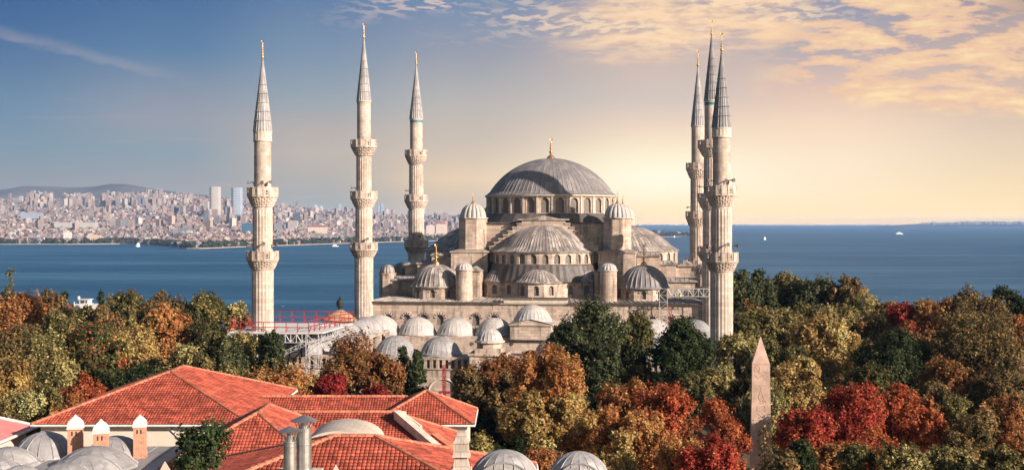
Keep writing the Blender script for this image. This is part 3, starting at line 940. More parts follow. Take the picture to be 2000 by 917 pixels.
# --- cylindrical turrets flanking the front tier
for cx in (-15.1, 14.1):
    mb = MB()
    mb.lathe([(1.72, 11.8), (1.70, 18.5), (1.9, 18.6), (1.9, 18.85), (1.5, 18.86)], cx, -28.2, 24)
    o = mb.build('turret', M['stone'], mosque)
    mb = MB(); melon_cap(mb, cx, -28.2, 18.87, 1.7, 1.3, 14, 61 + int(cx))
    mb.build('turret_cap', M['lead_pale'], o)
    # little gabled hutch behind each turret
    s = 1 if cx > 0 else -1
    mb = MB()
    mb.box(cx - s * 0 - 1.3 + (1.6 if s < 0 else -1.6), cx + 1.3 + (1.6 if s < 0 else -1.6), -25.8, -21.5, 12.5, 18.3)
    o = mb.build('turret_hutch', M['stone'], mosque)
    mb = MB()
    xa, xb = cx - 1.5 + (1.6 if s < 0 else -1.6), cx + 1.5 + (1.6 if s < 0 else -1.6)
    xm = (xa + xb) / 2
    for y0, y1 in ((-26.1, -21.3),):
        mb.face([(xa, y0, 18.3), (xm, y0, 19.3), (xm, y1, 19.3), (xa, y1, 18.3)], 0.6)
        mb.face([(xb, y0, 18.3), (xb, y1, 18.3), (xm, y1, 19.3), (xm, y0, 19.3)], 0.7)
        mb.face([(xa, y0, 18.3), (xb, y0, 18.3), (xm, y0, 19.3)], 0.3)
    mb.build('hutch_roof', M['lead'], o)

# --- hall walls
mb = MB(); panes = []
wins = [-30.2, -26.4, -22.9, -19.6, -12.3, -8.6, 8.6, 12.3, 19.6, 22.9, 26.4, 30.2]
edges = [-34.5] + [(a + b) / 2 for a, b in zip(wins, wins[1:])] + [34.5]
edges = [e for e in edges]
for i, wx in enumerate(wins):
    e0, e1 = edges[i], edges[i + 1]
    hw = min(wx - e0, e1 - wx)
    for (p, q2) in ((e0, wx - hw), (wx + hw, e1)):
        if q2 - p > 0.01:
            mb.face([(p, -31, 0), (q2, -31, 0), (q2, -31, 12.0), (p, -31, 12.0)])
    bay(mb, panes, (wx - hw, -31), (wx + hw, -31), 0, 12.0, 1.5, 7.7, 9.0, 0.4, pointed=1.15)
for s in (-1, 1):
    mb.face([(s * 34.5, -31, 0), (s * 34.5, 31, 0), (s * 34.5, 31, 12.0), (s * 34.5, -31, 12.0)])
mb.face([(-34.5, 31, 0), (34.5, 31, 0), (34.5, 31, 12.0), (-34.5, 31, 12.0)])
o = mb.build('hall_wall', M['stone'], mosque)
add_windows(panes, o)
for wx in wins:
    arch_ring(o, lambda u_, z_, q_: (wx + u_, -31.02 - q_, z_), 9.0, 0.80, 1.25)
mb = MB()
mb.box(-34.9, 34.9, -31.4, 31.4, 12.0, 12.22)
mb.box(-6.6, 6.1, -31.55, -30.4, 12.22, 13.0)
mb.box(-6.9, 6.4, -31.8, -30.2, 13.0, 13.2)
mb.build('hall_cornice', M['trim'], mosque)
mb = MB()
mb.box(-35.15, -7.0, -31.75, -31.0, 12.24, 12.4); mb.box(6.5, 35.15, -31.75, -31.0, 12.24, 12.4); mb.box(-7.2, 6.7, -32.0, -30.0, 13.2, 13.36)
mb.build('roof_edge', M['lead_dark'], mosque)
mb = MB(); rr = random.Random(15)
q = [(-35.0, -31.5), (35.0, -31.5), (35.0, 31.5), (-35.0, 31.5)]
qi = [(-31, -25.5), (31, -25.5), (31, 25.5), (-31, 25.5)]
n = 70
for i in range(n):
    xa, xb = -35 + 70 * i / n, -35 + 70 * (i + 1) / n
    ia, ib = -31 + 62 * i / n, -31 + 62 * (i + 1) / n
    for s in (-1, 1):
        mb.face([(xa, s * 31.5, 12.26), (xb, s * 31.5, 12.26), (ib, s * 25.5, 13.0), (ia, s * 25.5, 13.0)], rr.random() ** 1.5)
    mb.tube((xa, -31.55, 12.3), (ia, -25.5, 13.04), 0.08, n=4, tint=0.9)
for s in (-1, 1):
    mb.face([(s * 35, -31.5, 12.26), (s * 35, 31.5, 12.26), (s * 31, 25.5, 13.0), (s * 31, -25.5, 13.0)], 0.5)
mb.face([(-31, -25.5, 13.0), (31, -25.5, 13.0), (31, 25.5, 13.0), (-31, 25.5, 13.0)], 0.4)
for i in range(60):
    x = -30 + i
    mb.tube((x, -25.5, 13.02), (x, -14, 13.02), 0.06, n=4, tint=0.8)
mb.build('hall_roof', M['lead'], mosque)

# ================================================================ courtyard
court = empty('courtyard_arcade', m2w(0, -65), -TH, 'domed stone arcade around the forecourt in front of the mosque wall', 'arcade')
CA = 65.0                                # local a offset of this root
def ca(a): return a + CA
mb = MB()
def open_arcade(mb, x0, x1, y, z0, zc, zt, n, colw=0.35, nsign=-1):
    """arches with real openings facing -y (nsign -1)"""
    wdt = (x1 - x0) / n
    for i in range(n):
        bay(mb, [], (x0 + wdt * i, y), (x0 + wdt * (i + 1), y), z0, zt, wdt - 2 * colw, z0 + 0.02, zc - (wdt / 2 - colw), 0.7)
# far row against the hall
open_arcade(mb, -34.6, 34.6, ca(-41.3), 0, 3.9, 5.9, 9, 1.3)
mb.box(-34.6, 34.6, ca(-41.35), ca(-31.9), 5.9, 6.25)
# near row: outer wall with a loggia of short piers under the eave
mb.box(-34.6, 34.6, ca(-95.2), ca(-94.4), -1.5, 5.95)
mb.box(-34.9, 34.9, ca(-95.4), ca(-94.2), 5.95, 6.15)
for i in range(73):
    x = -34.3 + 68.6 * i / 72
    if abs(x) < 2.6: continue
    mb.box(x - 0.24, x + 0.24, ca(-95.25), ca(-94.85), 6.15, 7.45)
mb.box(-34.9, 34.9, ca(-95.3), ca(-87.2), 7.45, 7.75)
mb.box(-34.6, 34.6, ca(-94.0), ca(-93.6), 0, 7.45)
open_arcade(mb, -34.6, 34.6, ca(-87.4), 0, 5.6, 7.45, 9)
for s in (-1, 1):
    x0, x1 = sorted((s * 27.6, s * 34.6))
    mb.box(x0, x1, ca(-87.0), ca(-41.5), 7.2, 7.5)
    mb.box(s * 34.6 - 0.3, s * 34.6 + 0.3, ca(-94.3), ca(-31.2), -1.5, 7.2)
    for k in range(7):
        y = ca(-87 + k * 7.5)
        mb.box(s * 27.9 - 0.4, s * 27.9 + 0.4, y - 0.4, y + 0.4, 0, 7.2)
mb.build('arcade_wall', M['stone'], court)
mb = MB()
for i in range(9):                        # blind arch mouldings on the outer wall
    cx = -30.6 + 7.65 * i
    mb = MB()
    for j in range(12):
        a0, a1 = PI * j / 12, PI * (j + 1) / 12
        mb.tube((cx + 2.4 * math.cos(a0), ca(-95.25), 2.2 + 2.4 * math.sin(a0)), (cx + 2.4 * math.cos(a1), ca(-95.25), 2.2 + 2.4 * math.sin(a1)), 0.17, n=5)
    mb.build('arch_moulding', M['trim'], court)
for i in range(9):
    cx = -30.6 + 7.65 * i
    if i < 8:
        mb = MB(); mb.tube((cx + 3.85, ca(-41.42), 5.0), (cx + 3.85, ca(-41.3), 5.0), 0.34, n=12)
        mb.build('roundel', M['lead_dark'], court)
def portico_dome(cx, a, z0, R, h, mat, seed, n=26):
    mb = MB(); ribbed_dome(mb, cx, ca(a), z0, R, h, n, rings=9, rib=0.05, ribw=0.05, flare=0.3, drop=0.06, seed=seed)
    o = mb.build('portico_dome', mat, court)
    mb = MB(); mb.prism(octo(cx, ca(a), R + 0.42), z0 - 0.45, z0 - 0.3)
    mb.build('dome_base', M['trim'], o)
for i in range(9):
    cx = -30.8 + 7.7 * i
    if i == 4: continue
    portico_dome(cx, -36.6, 6.6, 3.65 if i else 4.2, 3.1 if i else 3.5, M['lead_pale'], 70 + i, 28)
for i, cx in enumerate((-30.6, -23.2, -16.0, -8.85, 8.85, 16.0, 23.2, 30.6)):
    portico_dome(cx, -91.0, 8.1, 3.05, 2.55, M['lead_grey'], 90 + i, 24)
for s in (-1, 1):
    for k in range(6):
        portico_dome(s * 31.0, -83.3 + 7.3 * k, 7.9, 3.0, 2.5, M['lead_grey'], 110 + k + 10 * s, 24)
# raised entrance bay
mb = MB()
mb.box(-4.0, 3.9, ca(-42.2), ca(-33.0), 5.9, 8.6)
mb.box(-4.25, 4.15, ca(-42.5), ca(-32.8), 8.6, 8.85)
mb.face([(-4.2, ca(-42.35), 8.85), (4.1, ca(-42.35), 8.85), (-0.05, ca(-42.35), 9.75)])
mb.build('entrance_bay', M['stone'], court)
mb = MB()
for s in (-4.4, 4.3):
    mb.face([(s, ca(-42.6), 8.87), (-0.05, ca(-42.6), 9.85), (-0.05, ca(-33), 9.85), (s, ca(-33), 8.87)], 0.7)
mb.build('entrance_roof', M['lead_pale'], court)
mb = MB(); ribbed_dome(mb, -0.1, ca(-37.8), 9.6, 3.45, 2.75, 28, rings=9, rib=0.08, ribw=0.06, flare=0.35, seed=131)
o = mb.build('entrance_dome', M['lead_pale'], court)
finial('finial', -0.1, ca(-37.8), 12.25, 1.5, o, 0.8, False)
mb = MB(); mb.lathe([(3.75, 8.85), (3.75, 9.4)], -0.1, ca(-37.8), 16); mb.build('entrance_drum', M['stone'], court)
# gate pavilion in the outer wall
mb = MB()
mb.box(-3.4, 2.0, ca(-97.0), ca(-91.2), -1.5, 8.3)
mb.box(-3.65, 2.25, ca(-97.25), ca(-91.0), 8.3, 8.6)
mb.box(-2.7, 1.3, ca(-96.4), ca(-91.8), 8.6, 9.3)
mb.prism(octo(-0.72, ca(-94.2), 2.0), 9.3, 10.0)
mb.build('gate_pavilion', M['stone'], court)
mb = MB()
mb.lathe([(2.0, 10.0), (2.25, 10.15), (2.25, 10.35), (1.9, 10.4)], -0.72, ca(-94.2), 28, mod=lambda i, j: 1.0 + (0.03 if i % 2 else 0))
mb.build('gate_cornice', M['trim'], court)
mb = MB(); ribbed_dome(mb, -0.72, ca(-94.2), 10.5, 1.85, 1.75, 20, rings=8, rib=0.07, ribw=0.05, flare=0.2, drop=0.04, seed=133)
o = mb.build('gate_dome', M['lead_pale'], court)
finial('finial', -0.72, ca(-94.2), 12.2, 0.9, o, 0.8, False)

# ================================================================ minarets
def balcony(root, z_par, z_low, z_cor, R, rs, seed, ns=16):
    """parapet top, parapet foot, foot of the corbels"""
    mb = MB()
    n = ns * 4
    rings = 7
    prof, al = [], []
    for j in range(rings):
        t = j / (rings - 1)
        r = rs + 0.02 + (R - rs) * (t ** 0.8) * 0.97
        z = z_cor + (z_low - z_cor) * t
        prof.append((r, z)); al.append(j)
        if j < rings - 1:
            r2 = rs + 0.02 + (R - rs) * (((j + 1) / (rings - 1)) ** 0.8) * 0.97
            prof.append((r2, z + (z_low - z_cor) / (rings - 1) * 0.35)); al.append(j)
    def mod(i, j):
        k = al[j]
        ph = (i + 2 * (k % 2)) % 4
        return 1.0 - (0.085 if ph == 0 else 0.0) * (1 if 0 < k < rings - 1 else 0)
    mb.lathe(prof, n=n, mod=mod)
    mb.lathe([(R, z_low - 0.12), (R + 0.1, z_low - 0.06), (R + 0.1, z_low + 0.08), (rs, z_low + 0.09)], n=ns)
    o = mb.build('balcony', M['minaret'], root)
    mb = MB()
    zl, zh = z_low + 0.09, z_par
    for k in range(ns):
        a0, a1 = 2 * PI * k / ns, 2 * PI * (k + 1) / ns
        A = Vector((R * math.cos(a0), R * math.sin(a0), 0)); B = Vector((R * math.cos(a1), R * math.sin(a1), 0))
        ang = math.atan2(B.y - A.y, B.x - A.x); L = (B - A).length
        mb.obox((A.x, A.y), a0, 0.11, 0.10, zl, zh + 0.05)
        c_ = (A + B) / 2
        mb.obox((c_.x, c_.y), ang, L / 2 - 0.08, 0.07, zh - 0.2, zh)
        mb.obox((c_.x, c_.y), ang, L / 2 - 0.08, 0.07, zl, zl + 0.22)
        if k % 2 == 0:
            mb.obox((c_.x, c_.y), ang, L / 2 - 0.08, 0.05, zl + 0.22, zh - 0.2)
        else:
            for f in (0.28, 0.72):
                p = A + (B - A) * f
                mb.obox((p.x, p.y), ang, 0.06, 0.06, zl + 0.22, zh - 0.2)
            for f in (0.36, 0.66):
                zz = zl + (zh - zl) * f
                mb.obox((c_.x, c_.y), ang, L / 2 - 0.08, 0.055, zz - 0.05, zz + 0.05)
    mb.build('parapet', M['minaret'], o)

def horn(root, a, r, z, dirz=0.0):
    d = Vector((math.cos(a), math.sin(a), dirz)).normalized()
    p = Vector((math.cos(a) * r, math.sin(a) * r, z))
    mb = MB()
    mb.tube(p - d * 0.3, p + d * 0.25, 0.07, 0.09, 8)
    mb.tube(p + d * 0.25, p + d * 0.72, 0.10, 0.30, 10)
    mb.tube(p - d * 0.25, p - d * 0.25 + Vector((0, 0, -0.5)), 0.05, n=5)
    mb.build('loudspeaker', M['horn'], root)

def minaret(r, a, bals, radii, spire, fin_top, label, collar=None, base=(0.0, 2.4), teal=False, horns=(), ns=16, smat='spire'):
    """bals: (parapet top, parapet foot, corbel foot, R) from low to high; radii: shaft radius below each balcony and above the last"""
    x, y, _ = m2w(r, a)
    root = empty('minaret', (x, y, 0), -TH, label, 'minaret', 'minarets around the mosque')
    zs0 = spire[0]
    levels = [base[0]] + [b[2] for b in bals]
    for k, rad in enumerate(radii):
        z0 = base[0] if k == 0 else bals[k - 1][1]
        z1 = bals[k][2] + 0.3 if k < len(bals) else zs0
        mb = MB()
        n = 20
        prof = [(rad, z0), (rad, z0 + 0.4), (rad * 0.985, z0 + 0.5), (rad * 0.985, z1 - 0.75), (rad, z1 - 0.55), (rad, z1)]
        fl = k < len(bals)
        # flutes: narrow ribs between flat faces
        angs = []
        for q in range(n):
            c_ = 2 * PI * q / n
            angs += [c_ - 0.045, c_ + 0.045, c_ + PI / n - 0.06, c_ + PI / n + 0.06]
        mb.lathe(prof, a0=0, a1=2 * PI, angs=angs, mod=lambda i, j: 1.0 + ((0.022 if i % 4 < 2 else -0.012) if (fl and 2 <= j <= 3) else 0.0))
        mb.build('shaft', M['minaret'], root)
    for i, (zp, zl, zc, R) in enumerate(bals):
        balcony(root, zp, zl, zc, R, radii[i], i, ns)
    rt = radii[-1]
    mb = MB()
    mb.lathe([(rt, zs0 - 0.3), (rt + 0.12, zs0 - 0.2), (rt + 0.12, zs0), (rt * 0.5, zs0 + 0.01)], n=32)
    if collar:
        mb.lathe([(rt, collar[0] - 0.1), (rt + 0.13, collar[0]), (rt + 0.13, collar[0] + 0.18), (rt + 0.05, collar[0] + 0.2), (rt + 0.06, collar[1] - 0.1), (rt + 0.1, collar[1])], n=32, mod=lambda i, j: 1 + (0.03 if i % 2 and j in (3, 4) else 0))
    mb.build('collar', M['trim'], root)
    if teal:
        mb = MB(); mb.lathe([(rt + 0.03, zs0 - 0.95), (rt + 0.03, zs0 - 0.45)], n=32)
        mb.build('tile_band', M['teal'], root)
    Rs = spire[2]
    mb = MB(); rr = random.Random(int(abs(r * 10 + a)))
    n = 22
    angs = []
    for q in range(n):
        c_ = 2 * PI * q / n
        angs += [c_ - 0.05, c_, c_ + 0.05]
    pr = [(Rs - 0.06, zs0 - 0.02), (Rs, zs0)]
    tn = {}
    for j in range(9):
        t = j / 8
        pr.append((Rs * (1 - t) * 0.97 + 0.10 * t, zs0 + 0.25 + (spire[1] - zs0 - 0.25) * t))
        if j in (1, 2, 3, 4, 5): pr.append((Rs * (1 - t) * 0.97 + 0.10 * t + 0.10, pr[-1][1] + 0.02)); pr.append((Rs * (1 - t) * 0.97 + 0.10 * t, pr[-1][1] + 0.12))
    mb.lathe(pr, a0=0, a1=2 * PI, angs=angs, mod=lambda i, j: 1 + (0.045 if i % 3 == 1 and j > 0 else 0), tint=lambda i, j: tn.setdefault((i // 3, j // 3), rr.random()))
    sp = mb.build('spire', M[smat], root)
    finial('finial', 0, 0, spire[1] - 0.25, fin_top - spire[1] + 0.25, sp, 0.85 if fin_top - spire[1] > 2 else 0.6, False)
    for (ha, hr, hz_) in horns:
        horn(root, R_(ha) , hr, hz_)
    return root

A_b = [(23.8, 22.4, 21.0, 2.36), (33.6, 32.2, 30.55, 2.28)]
hA = [(-150, 1.75, 24.6), (-70, 1.75, 25.0), (-10, 1.75, 24.8), (-160, 1.6, 34.4), (-40, 1.6, 34.4), (-75, 1.6, 34.3)]
minaret(-35.95, -95, A_b, (1.66, 1.50, 1.32), (42.2, 53.5, 1.45), 56.4, 'pale two-balcony minaret rising beside the red-railed platform left of the mosque', (40.7, 42.0), horns=hA)
minaret(33.95, -95, A_b, (1.66, 1.50, 1.32), (42.2, 53.5, 1.45), 56.4, 'pale two-balcony minaret, front one of the tight cluster of three on the right', (40.7, 42.0), horns=hA, smat='spire_dark')
B_b = [(24.2, 22.7, 21.3, 2.75), (34.6, 33.1, 31.3, 2.65), (45.0, 43.5, 41.7, 2.6)]
hB = [(-160, 1.9, 35.3), (-60, 1.9, 25.0)]
minaret(-35.2, -31, B_b, (1.88, 1.70, 1.52, 1.40), (52.8, 65.6, 1.48), 68.7, 'tallest pale minaret left of the dome, at the left corner of the hall wall', horns=hB)
sh = -0.6
minaret(34.45, -31, [(a_ + sh, b_ + sh, c_ + sh, R_b) for a_, b_, c_, R_b in B_b], (1.88, 1.70, 1.52, 1.40), (52.2, 65.0, 1.48), 68.0, 'tallest minaret of the right cluster, turquoise banded, half hidden behind the front one', teal=True, horns=hB, smat='spire_dark')
C_b = [(24.0, 22.3, 20.8, 2.9), (35.2, 33.5, 31.8, 2.85), (46.2, 44.6, 42.6, 2.75)]
minaret(-35.77, 27, C_b, (2.05, 1.92, 1.75, 1.55), (53.9, 67.3, 1.68), 70.6, 'turquoise banded minaret between the tallest left minaret and the dome', teal=True, horns=[(-60, 2.1, 25.0), (-165, 2.0, 36.2)])
minaret(32.97, 27, [(19.8, 18.1, 16.6, 2.9), (31.0, 29.3, 27.4, 2.85), (42.6, 41.0, 38.8, 2.75)], (2.05, 1.92, 1.75, 1.55), (51.5, 65.8, 1.66), 69.8, 'farthest minaret of the right cluster, standing behind the hall beside the right half dome', horns=[(-165, 2.0, 32.0)])

# ================================================================ works around the mosque
plat = empty('works_platform', m2w(-32, -88, 0), -TH, 'flat white temporary roof on grey lattice trusses with red tube railings, left of the mosque', 'platform')
X0, X1, Y0, Y1 = -8.2, 6.4, -10.0, 9.0
mb = MB()
mb.box(X0, X1, Y0, Y1, 11.45, 11.62)
mb.box(2.0, 7.0, 3.0, 5.5, 11.63, 11.85)
mb.build('deck', M['white'], plat)
mb = MB(); mb.box(X0 + 0.2, X1 - 2.8, Y0 + 1.5, Y0 + 1.62, 7.75, 10.1); mb.build('painted_shade', M['dark'], plat)  # flat dark panel painted in place of the shade below the deck
mb = MB()
mb.box(-4.2, -3.7, Y0 + 0.9, Y0 + 1.4, 0, 10.1); mb.box(X0 + 0.3, X0 + 0.8, Y0 + 0.9, Y0 + 1.4, 0, 10.1)
mb.build('support_post', M['trim'], plat)
def truss_run(mb, p0, p1, h, n, r=0.06):
    p0, p1 = Vector(p0), Vector(p1)
    up = Vector((0, 0, h))
    mb.tube(p0, p1, r, n=5); mb.tube(p0 + up, p1 + up, r, n=5)
    for i in range(n + 1):
        a = p0.lerp(p1, i / n)
        mb.tube(a, a + up, r * 0.8, n=4)
        if i < n:
            b = p0.lerp(p1, (i + 1) / n)
            if i % 2: mb.tube(a, b + up, r * 0.8, n=4)
            else: mb.tube(a + up, b, r * 0.8, n=4)
mb = MB(); truss_run(mb, (X0, Y0, 10.05), (X1 - 2.4, Y0, 10.05), 1.3, 14, 0.075); truss_run(mb, (X0, Y0 + 1.0, 10.05), (X1 - 2.4, Y0 + 1.0, 10.05), 1.3, 14, 0.06)
mb.build('truss', M['truss'], plat)
mb = MB(); truss_run(mb, (X1 - 2.4, Y0, 10.05), (X1 - 0.4, Y1, 10.05), 1.3, 9, 0.07); mb.build('truss', M['truss'], plat)
mb = MB(); truss_run(mb, (X0, Y0, 10.05), (X0, Y1, 10.05), 1.3, 9, 0.07); mb.build('truss', M['truss'], plat)
mb = MB()
def tower_truss(mb, x, y, s, z0, z1, n):
    for (px_, py_) in ((x, y), (x + s, y), (x, y + s), (x + s, y + s)):
        mb.tube((px_, py_, z0), (px_, py_, z1), 0.07, n=5)
    for i in range(n):
        za, zb = z0 + (z1 - z0) * i / n, z0 + (z1 - z0) * (i + 1) / n
        for (q0, q1) in (((x, y), (x + s, y)), ((x + s, y), (x + s, y + s)), ((x, y), (x, y + s))):
            if i % 2: q0, q1 = q1, q0
            mb.tube((q0[0], q0[1], za), (q1[0], q1[1], zb), 0.05, n=4)
            mb.tube((q0[0], q0[1], zb), (q1[0], q1[1], zb), 0.05, n=4)
tower_truss(mb, X1 - 2.6, Y0 - 0.2, 1.9, -1.0, 11.4, 8)
mb.build('truss_tower', M['truss'], plat)
mb = MB(); tower_truss(mb, X0 - 0.2, Y0 - 0.2, 1.6, -1.0, 11.4, 8); mb.build('truss_tower', M['truss'], plat)
mb = MB(); truss_run(mb, (X1 - 9.5, Y0 - 0.3, 6.6), (X1 - 2.6, Y0 - 0.3, 9.7), 0.6, 9, 0.05)
mb.build('stair_truss', M['truss'], plat)
def railing(pts, z, hs, n):
    mb = MB()
    for (a, b) in zip(pts, pts[1:]):
        for h in hs:
            mb.tube((a[0], a[1], z + h), (b[0], b[1], z + h), 0.065, n=5)
        for i in range(n + 1):
            x, y = a[0] + (b[0] - a[0]) * i / n, a[1] + (b[1] - a[1]) * i / n
            mb.tube((x, y, z), (x, y, z + hs[-1]), 0.065, n=5)
            if n > 4: mb.tube((x, y, z), (x + 0.35, y + 0.1, z + hs[-1] * 0.55), 0.05, n=4)
    return mb
railing([(X0, Y1), (X1, Y1)], 11.6, (0.9, 1.9), 7).build('railing', M['redpaint'], plat)
railing([(X0, Y0), (X1 - 2.2, Y0)], 11.6, (0.75, 1.5), 7).build('railing', M['redpaint'], plat)
railing([(X1 - 2.2, Y0), (X1, Y1)], 11.6, (0.9, 1.8), 9).build('railing', M['redpaint'], plat)
railing([(X0, Y0), (X0, Y1)], 11.6, (0.9, 1.8), 8).build('railing', M['redpaint'], plat)

# conical kiosk roof with a dark urn, behind the platform
ks = empty('kiosk', (px2x(664, 236), 236, 0), 0, 'small round kiosk with a tan conical roof and dark urn on top, behind the platform', 'kiosk')
mb = MB(); mb.lathe([(2.1, 0), (2.1, 10.9)], n=16); mb.build('wall', M['cream'], ks)
mb = MB(); mb.lathe([(3.4, 10.7), (3.45, 10.85), (2.2, 11.7), (0.6, 12.5), (0.3, 12.6)], n=24, tint=lambda i, j: (i % 3) / 3); o = mb.build('roof', plain_mat('tan_roof', (0.42, 0.27, 0.17, 1), 0.3, 1, 0.8), ks)
mb = MB(); mb.lathe([(0.5, 12.5), (0.32, 12.7), (0.3, 13.0), (0.62, 13.2), (0.66, 13.9), (0.5, 14.3), (0.2, 14.5), (0.22, 14.8), (0.02, 14.95)], n=12); mb.build('urn', M['urn'], o)

# lattice gantry over the right end of the hall
gan = empty('lattice_gantry', m2w(25.2, -33.4, 0), -TH, 'white lattice gantry with one square tower against the right end of the hall wall', 'gantry')
mb = MB()
tower_truss(mb, -0.9, -0.9, 1.55, 6.3, 15.4, 7)
mb.build('truss_tower', M['truss'], gan)
mb = MB()
truss_run(mb, (0.65, -0.9, 13.9), (9.6, -0.9, 13.9), 1.5, 9, 0.07)
truss_run(mb, (0.65, 0.65, 13.9), (9.6, 0.65, 13.9), 1.5, 9, 0.05)
mb.build('truss', M['truss'], gan)
mb = MB()
mb.tube((9.0, -0.6, 6.3), (9.0, -0.6, 13.9), 0.08, n=6)
mb.build('support_post', M['truss'], gan)
mb = MB()
for s in (0, 0.45): mb.tube((1.4 + s, -1.1, 6.3), (0.9 + s, -1.0, 12.2), 0.05, n=5)
for i in range(14): mb.tube((1.38 - 0.035 * i, -1.1, 6.7 + 0.4 * i), (1.83 - 0.035 * i, -1.1, 6.7 + 0.4 * i), 0.035, n=4)
mb.build('ladder', M['redpaint'], gan)

def person(r, a, z, rz, pose, top, legs, label):
    x, y, _ = m2w(r, a)
    root = empty('person', (x, y, z), rz, label, 'person')
    lean = pose
    V = [(0, 0, 0.95), (0, -lean * 0.2, 1.2), (0, -lean * 0.42, 1.45), (0, -lean * 0.5, 1.55), (0, -lean * 0.55, 1.66), (0, -lean * 0.55, 1.78),
         (-0.1, 0, 0.9), (-0.13, 0.03 + 0.1 * lean, 0.48), (-0.14, 0.06, 0.08), (-0.14, -0.12, 0.04),
         (0.1, 0, 0.9), (0.14, -0.08, 0.48), (0.16, -0.02, 0.08), (0.16, -0.20, 0.04),
         (-0.2, -lean * 0.4, 1.43), (-0.27, -lean * 0.5 - 0.03, 1.15), (-0.25, -lean * 0.5 - 0.2, 0.92), (-0.25, -lean * 0.5 - 0.28, 0.86),
         (0.2, -lean * 0.4, 1.43), (0.28, -lean * 0.5 - 0.06, 1.16), (0.22, -lean * 0.5 - 0.28, 1.0), (0.2, -lean * 0.5 - 0.36, 0.97)]
    E = [(0, 1), (1, 2), (2, 3), (3, 4), (4, 5), (0, 6), (6, 7), (7, 8), (8, 9), (0, 10), (10, 11), (11, 12), (12, 13), (2, 14), (14, 15), (15, 16), (16, 17), (2, 18), (18, 19), (19, 20), (20, 21)]
    Rd = [.14, .14, .15, .06, .10, .07, .10, .075, .05, .04, .10, .075, .05, .04, .075, .055, .042, .035, .075, .055, .042, .035]
    me = bpy.data.meshes.new('body'); me.from_pydata(V, E, [])
    o = bpy.data.objects.new('body', me); COL.objects.link(o); o.parent = root
    sk = o.modifiers.new('skin', 'SKIN')
    for i, v in enumerate(me.skin_vertices[0].data):
        v.radius = (Rd[i], Rd[i] * 0.85)
        v.use_root = (i == 0)
    sb = o.modifiers.new('sub', 'SUBSURF'); sb.levels = sb.render_levels = 2
    me.materials.append(M[legs])
    mb = MB()
    yo = -lean * 0.2
    mb.lathe([(0.17, 0.93), (0.185, 1.0), (0.18, 1.2), (0.215, 1.40), (0.15, 1.5), (0.08, 1.52)], 0, yo, 14)
    mb.build('vest' if top == 'vest' else 'shirt', M[top], root, smooth=True)
    mb = MB()
    mb.lathe([(0.135, 1.72), (0.16, 1.715), (0.125, 1.75), (0.10, 1.82), (0.04, 1.86), (0.0, 1.865)], 0, -lean * 0.55, 12)
    mb.build('helmet', M['white'], root, smooth=True)
    mb = MB()
    mb.lathe([(0.05, 1.54), (0.085, 1.59), (0.105, 1.67), (0.09, 1.73)], 0, -lean * 0.55, 12)
    hd = mb.build('head', M['skin'], root, smooth=True)
person(28.35, -29.9, 12.58, 0.5, 0.25, 'vest', 'cloth', 'worker in a bright yellow green vest standing on the hall roof under the gantry')
person(27.3, -29.6, 12.6, -0.8, 0.55, 'cloth2', 'cloth', 'worker in a pale shirt leaning forward on the hall roof under the gantry')

# ================================================================ foreground roofs (museum range on the near side)
GZ = -3.0
def tile_face(mb, poly, tw=0.23, tl=0.32, seed=0, amp=0.045):
    """real clay tiles on a convex roof face; poly[0]->poly[1] runs along the eave"""
    rr = random.Random(seed)
    P0, P1 = Vector(poly[0]), Vector(poly[1])
    u = (P1 - P0).normalized()
    nrm = None
    for q in poly[2:]:
        w_ = Vector(q) - P0
        c_ = u.cross(w_)
        if c_.length > 0.01: nrm = c_.normalized(); break
    if nrm.z < 0: nrm = -nrm
    v = nrm.cross(u)
    if v.z < 0: v = -v
    uv = [((Vector(q) - P0).dot(u), (Vector(q) - P0).dot(v)) for q in poly]
    vmax = max(b for a, b in uv)
    def span(vv):
        xs_ = []
        for (a, b), (c_, d) in zip(uv, uv[1:] + uv[:1]):
            if (b - vv) * (d - vv) <= 0 and abs(b - d) > 1e-6:
                xs_.append(a + (c_ - a) * (vv - b) / (d - b))
        return (min(xs_), max(xs_)) if len(xs_) > 1 else None
    rows = int(vmax / tl) + 1
    for j in range(rows):
        v0, v1 = j * tl, min((j + 1) * tl + 0.03, vmax - 0.001)
        s0, s1 = span(v0 + 0.002), span(v1)
        if not s0 or not s1 or v1 <= v0: continue
        lo, hi = min(s0[0], s1[0]), max(s0[1], s1[1])
        rowt = rr.uniform(-0.08, 0.08)
        for i in range(int(math.floor(lo / tw)), int(math.ceil(hi / tw))):
            t = min(1, max(0, 0.5 + rowt + rr.gauss(0, 0.2)))
            us = [i * tw + tw * f for f in (0.0, 0.2, 0.5, 0.8, 1.0)]
            hs = [0.0, amp * 0.75, amp, amp * 0.75, 0.0]
            lowp, upp = [], []
            for x, h in zip(us, hs):
                xa = min(max(x, s0[0]), s0[1]); xb = min(max(x, s1[0]), s1[1])
                lowp.append(P0 + u * xa + v * v0 + nrm * (h + 0.066))
                upp.append(P0 + u * xb + v * v1 + nrm * (h + 0.015))
            for k in range(4):
                if (lowp[k] - lowp[k + 1]).length < 1e-4 and (upp[k] - upp[k + 1]).length < 1e-4: continue
                mb.face([lowp[k], lowp[k + 1], upp[k + 1], upp[k]], t)

def ridge_caps(mb, a, b, r=0.15, seed=0):
    rr = random.Random(seed)
    a, b = Vector(a), Vector(b)
    n = max(1, int((b - a).length / 0.42))
    for i in range(n):
        p, q = a.lerp(b, i / n), a.lerp(b, (i + 1.12) / n)
        mb.tube(p + Vector((0, 0, 0.02)), q + Vector((0, 0, 0.02)), r * 1.12, r * 0.9, 8, tint=rr.random(), cap=False)

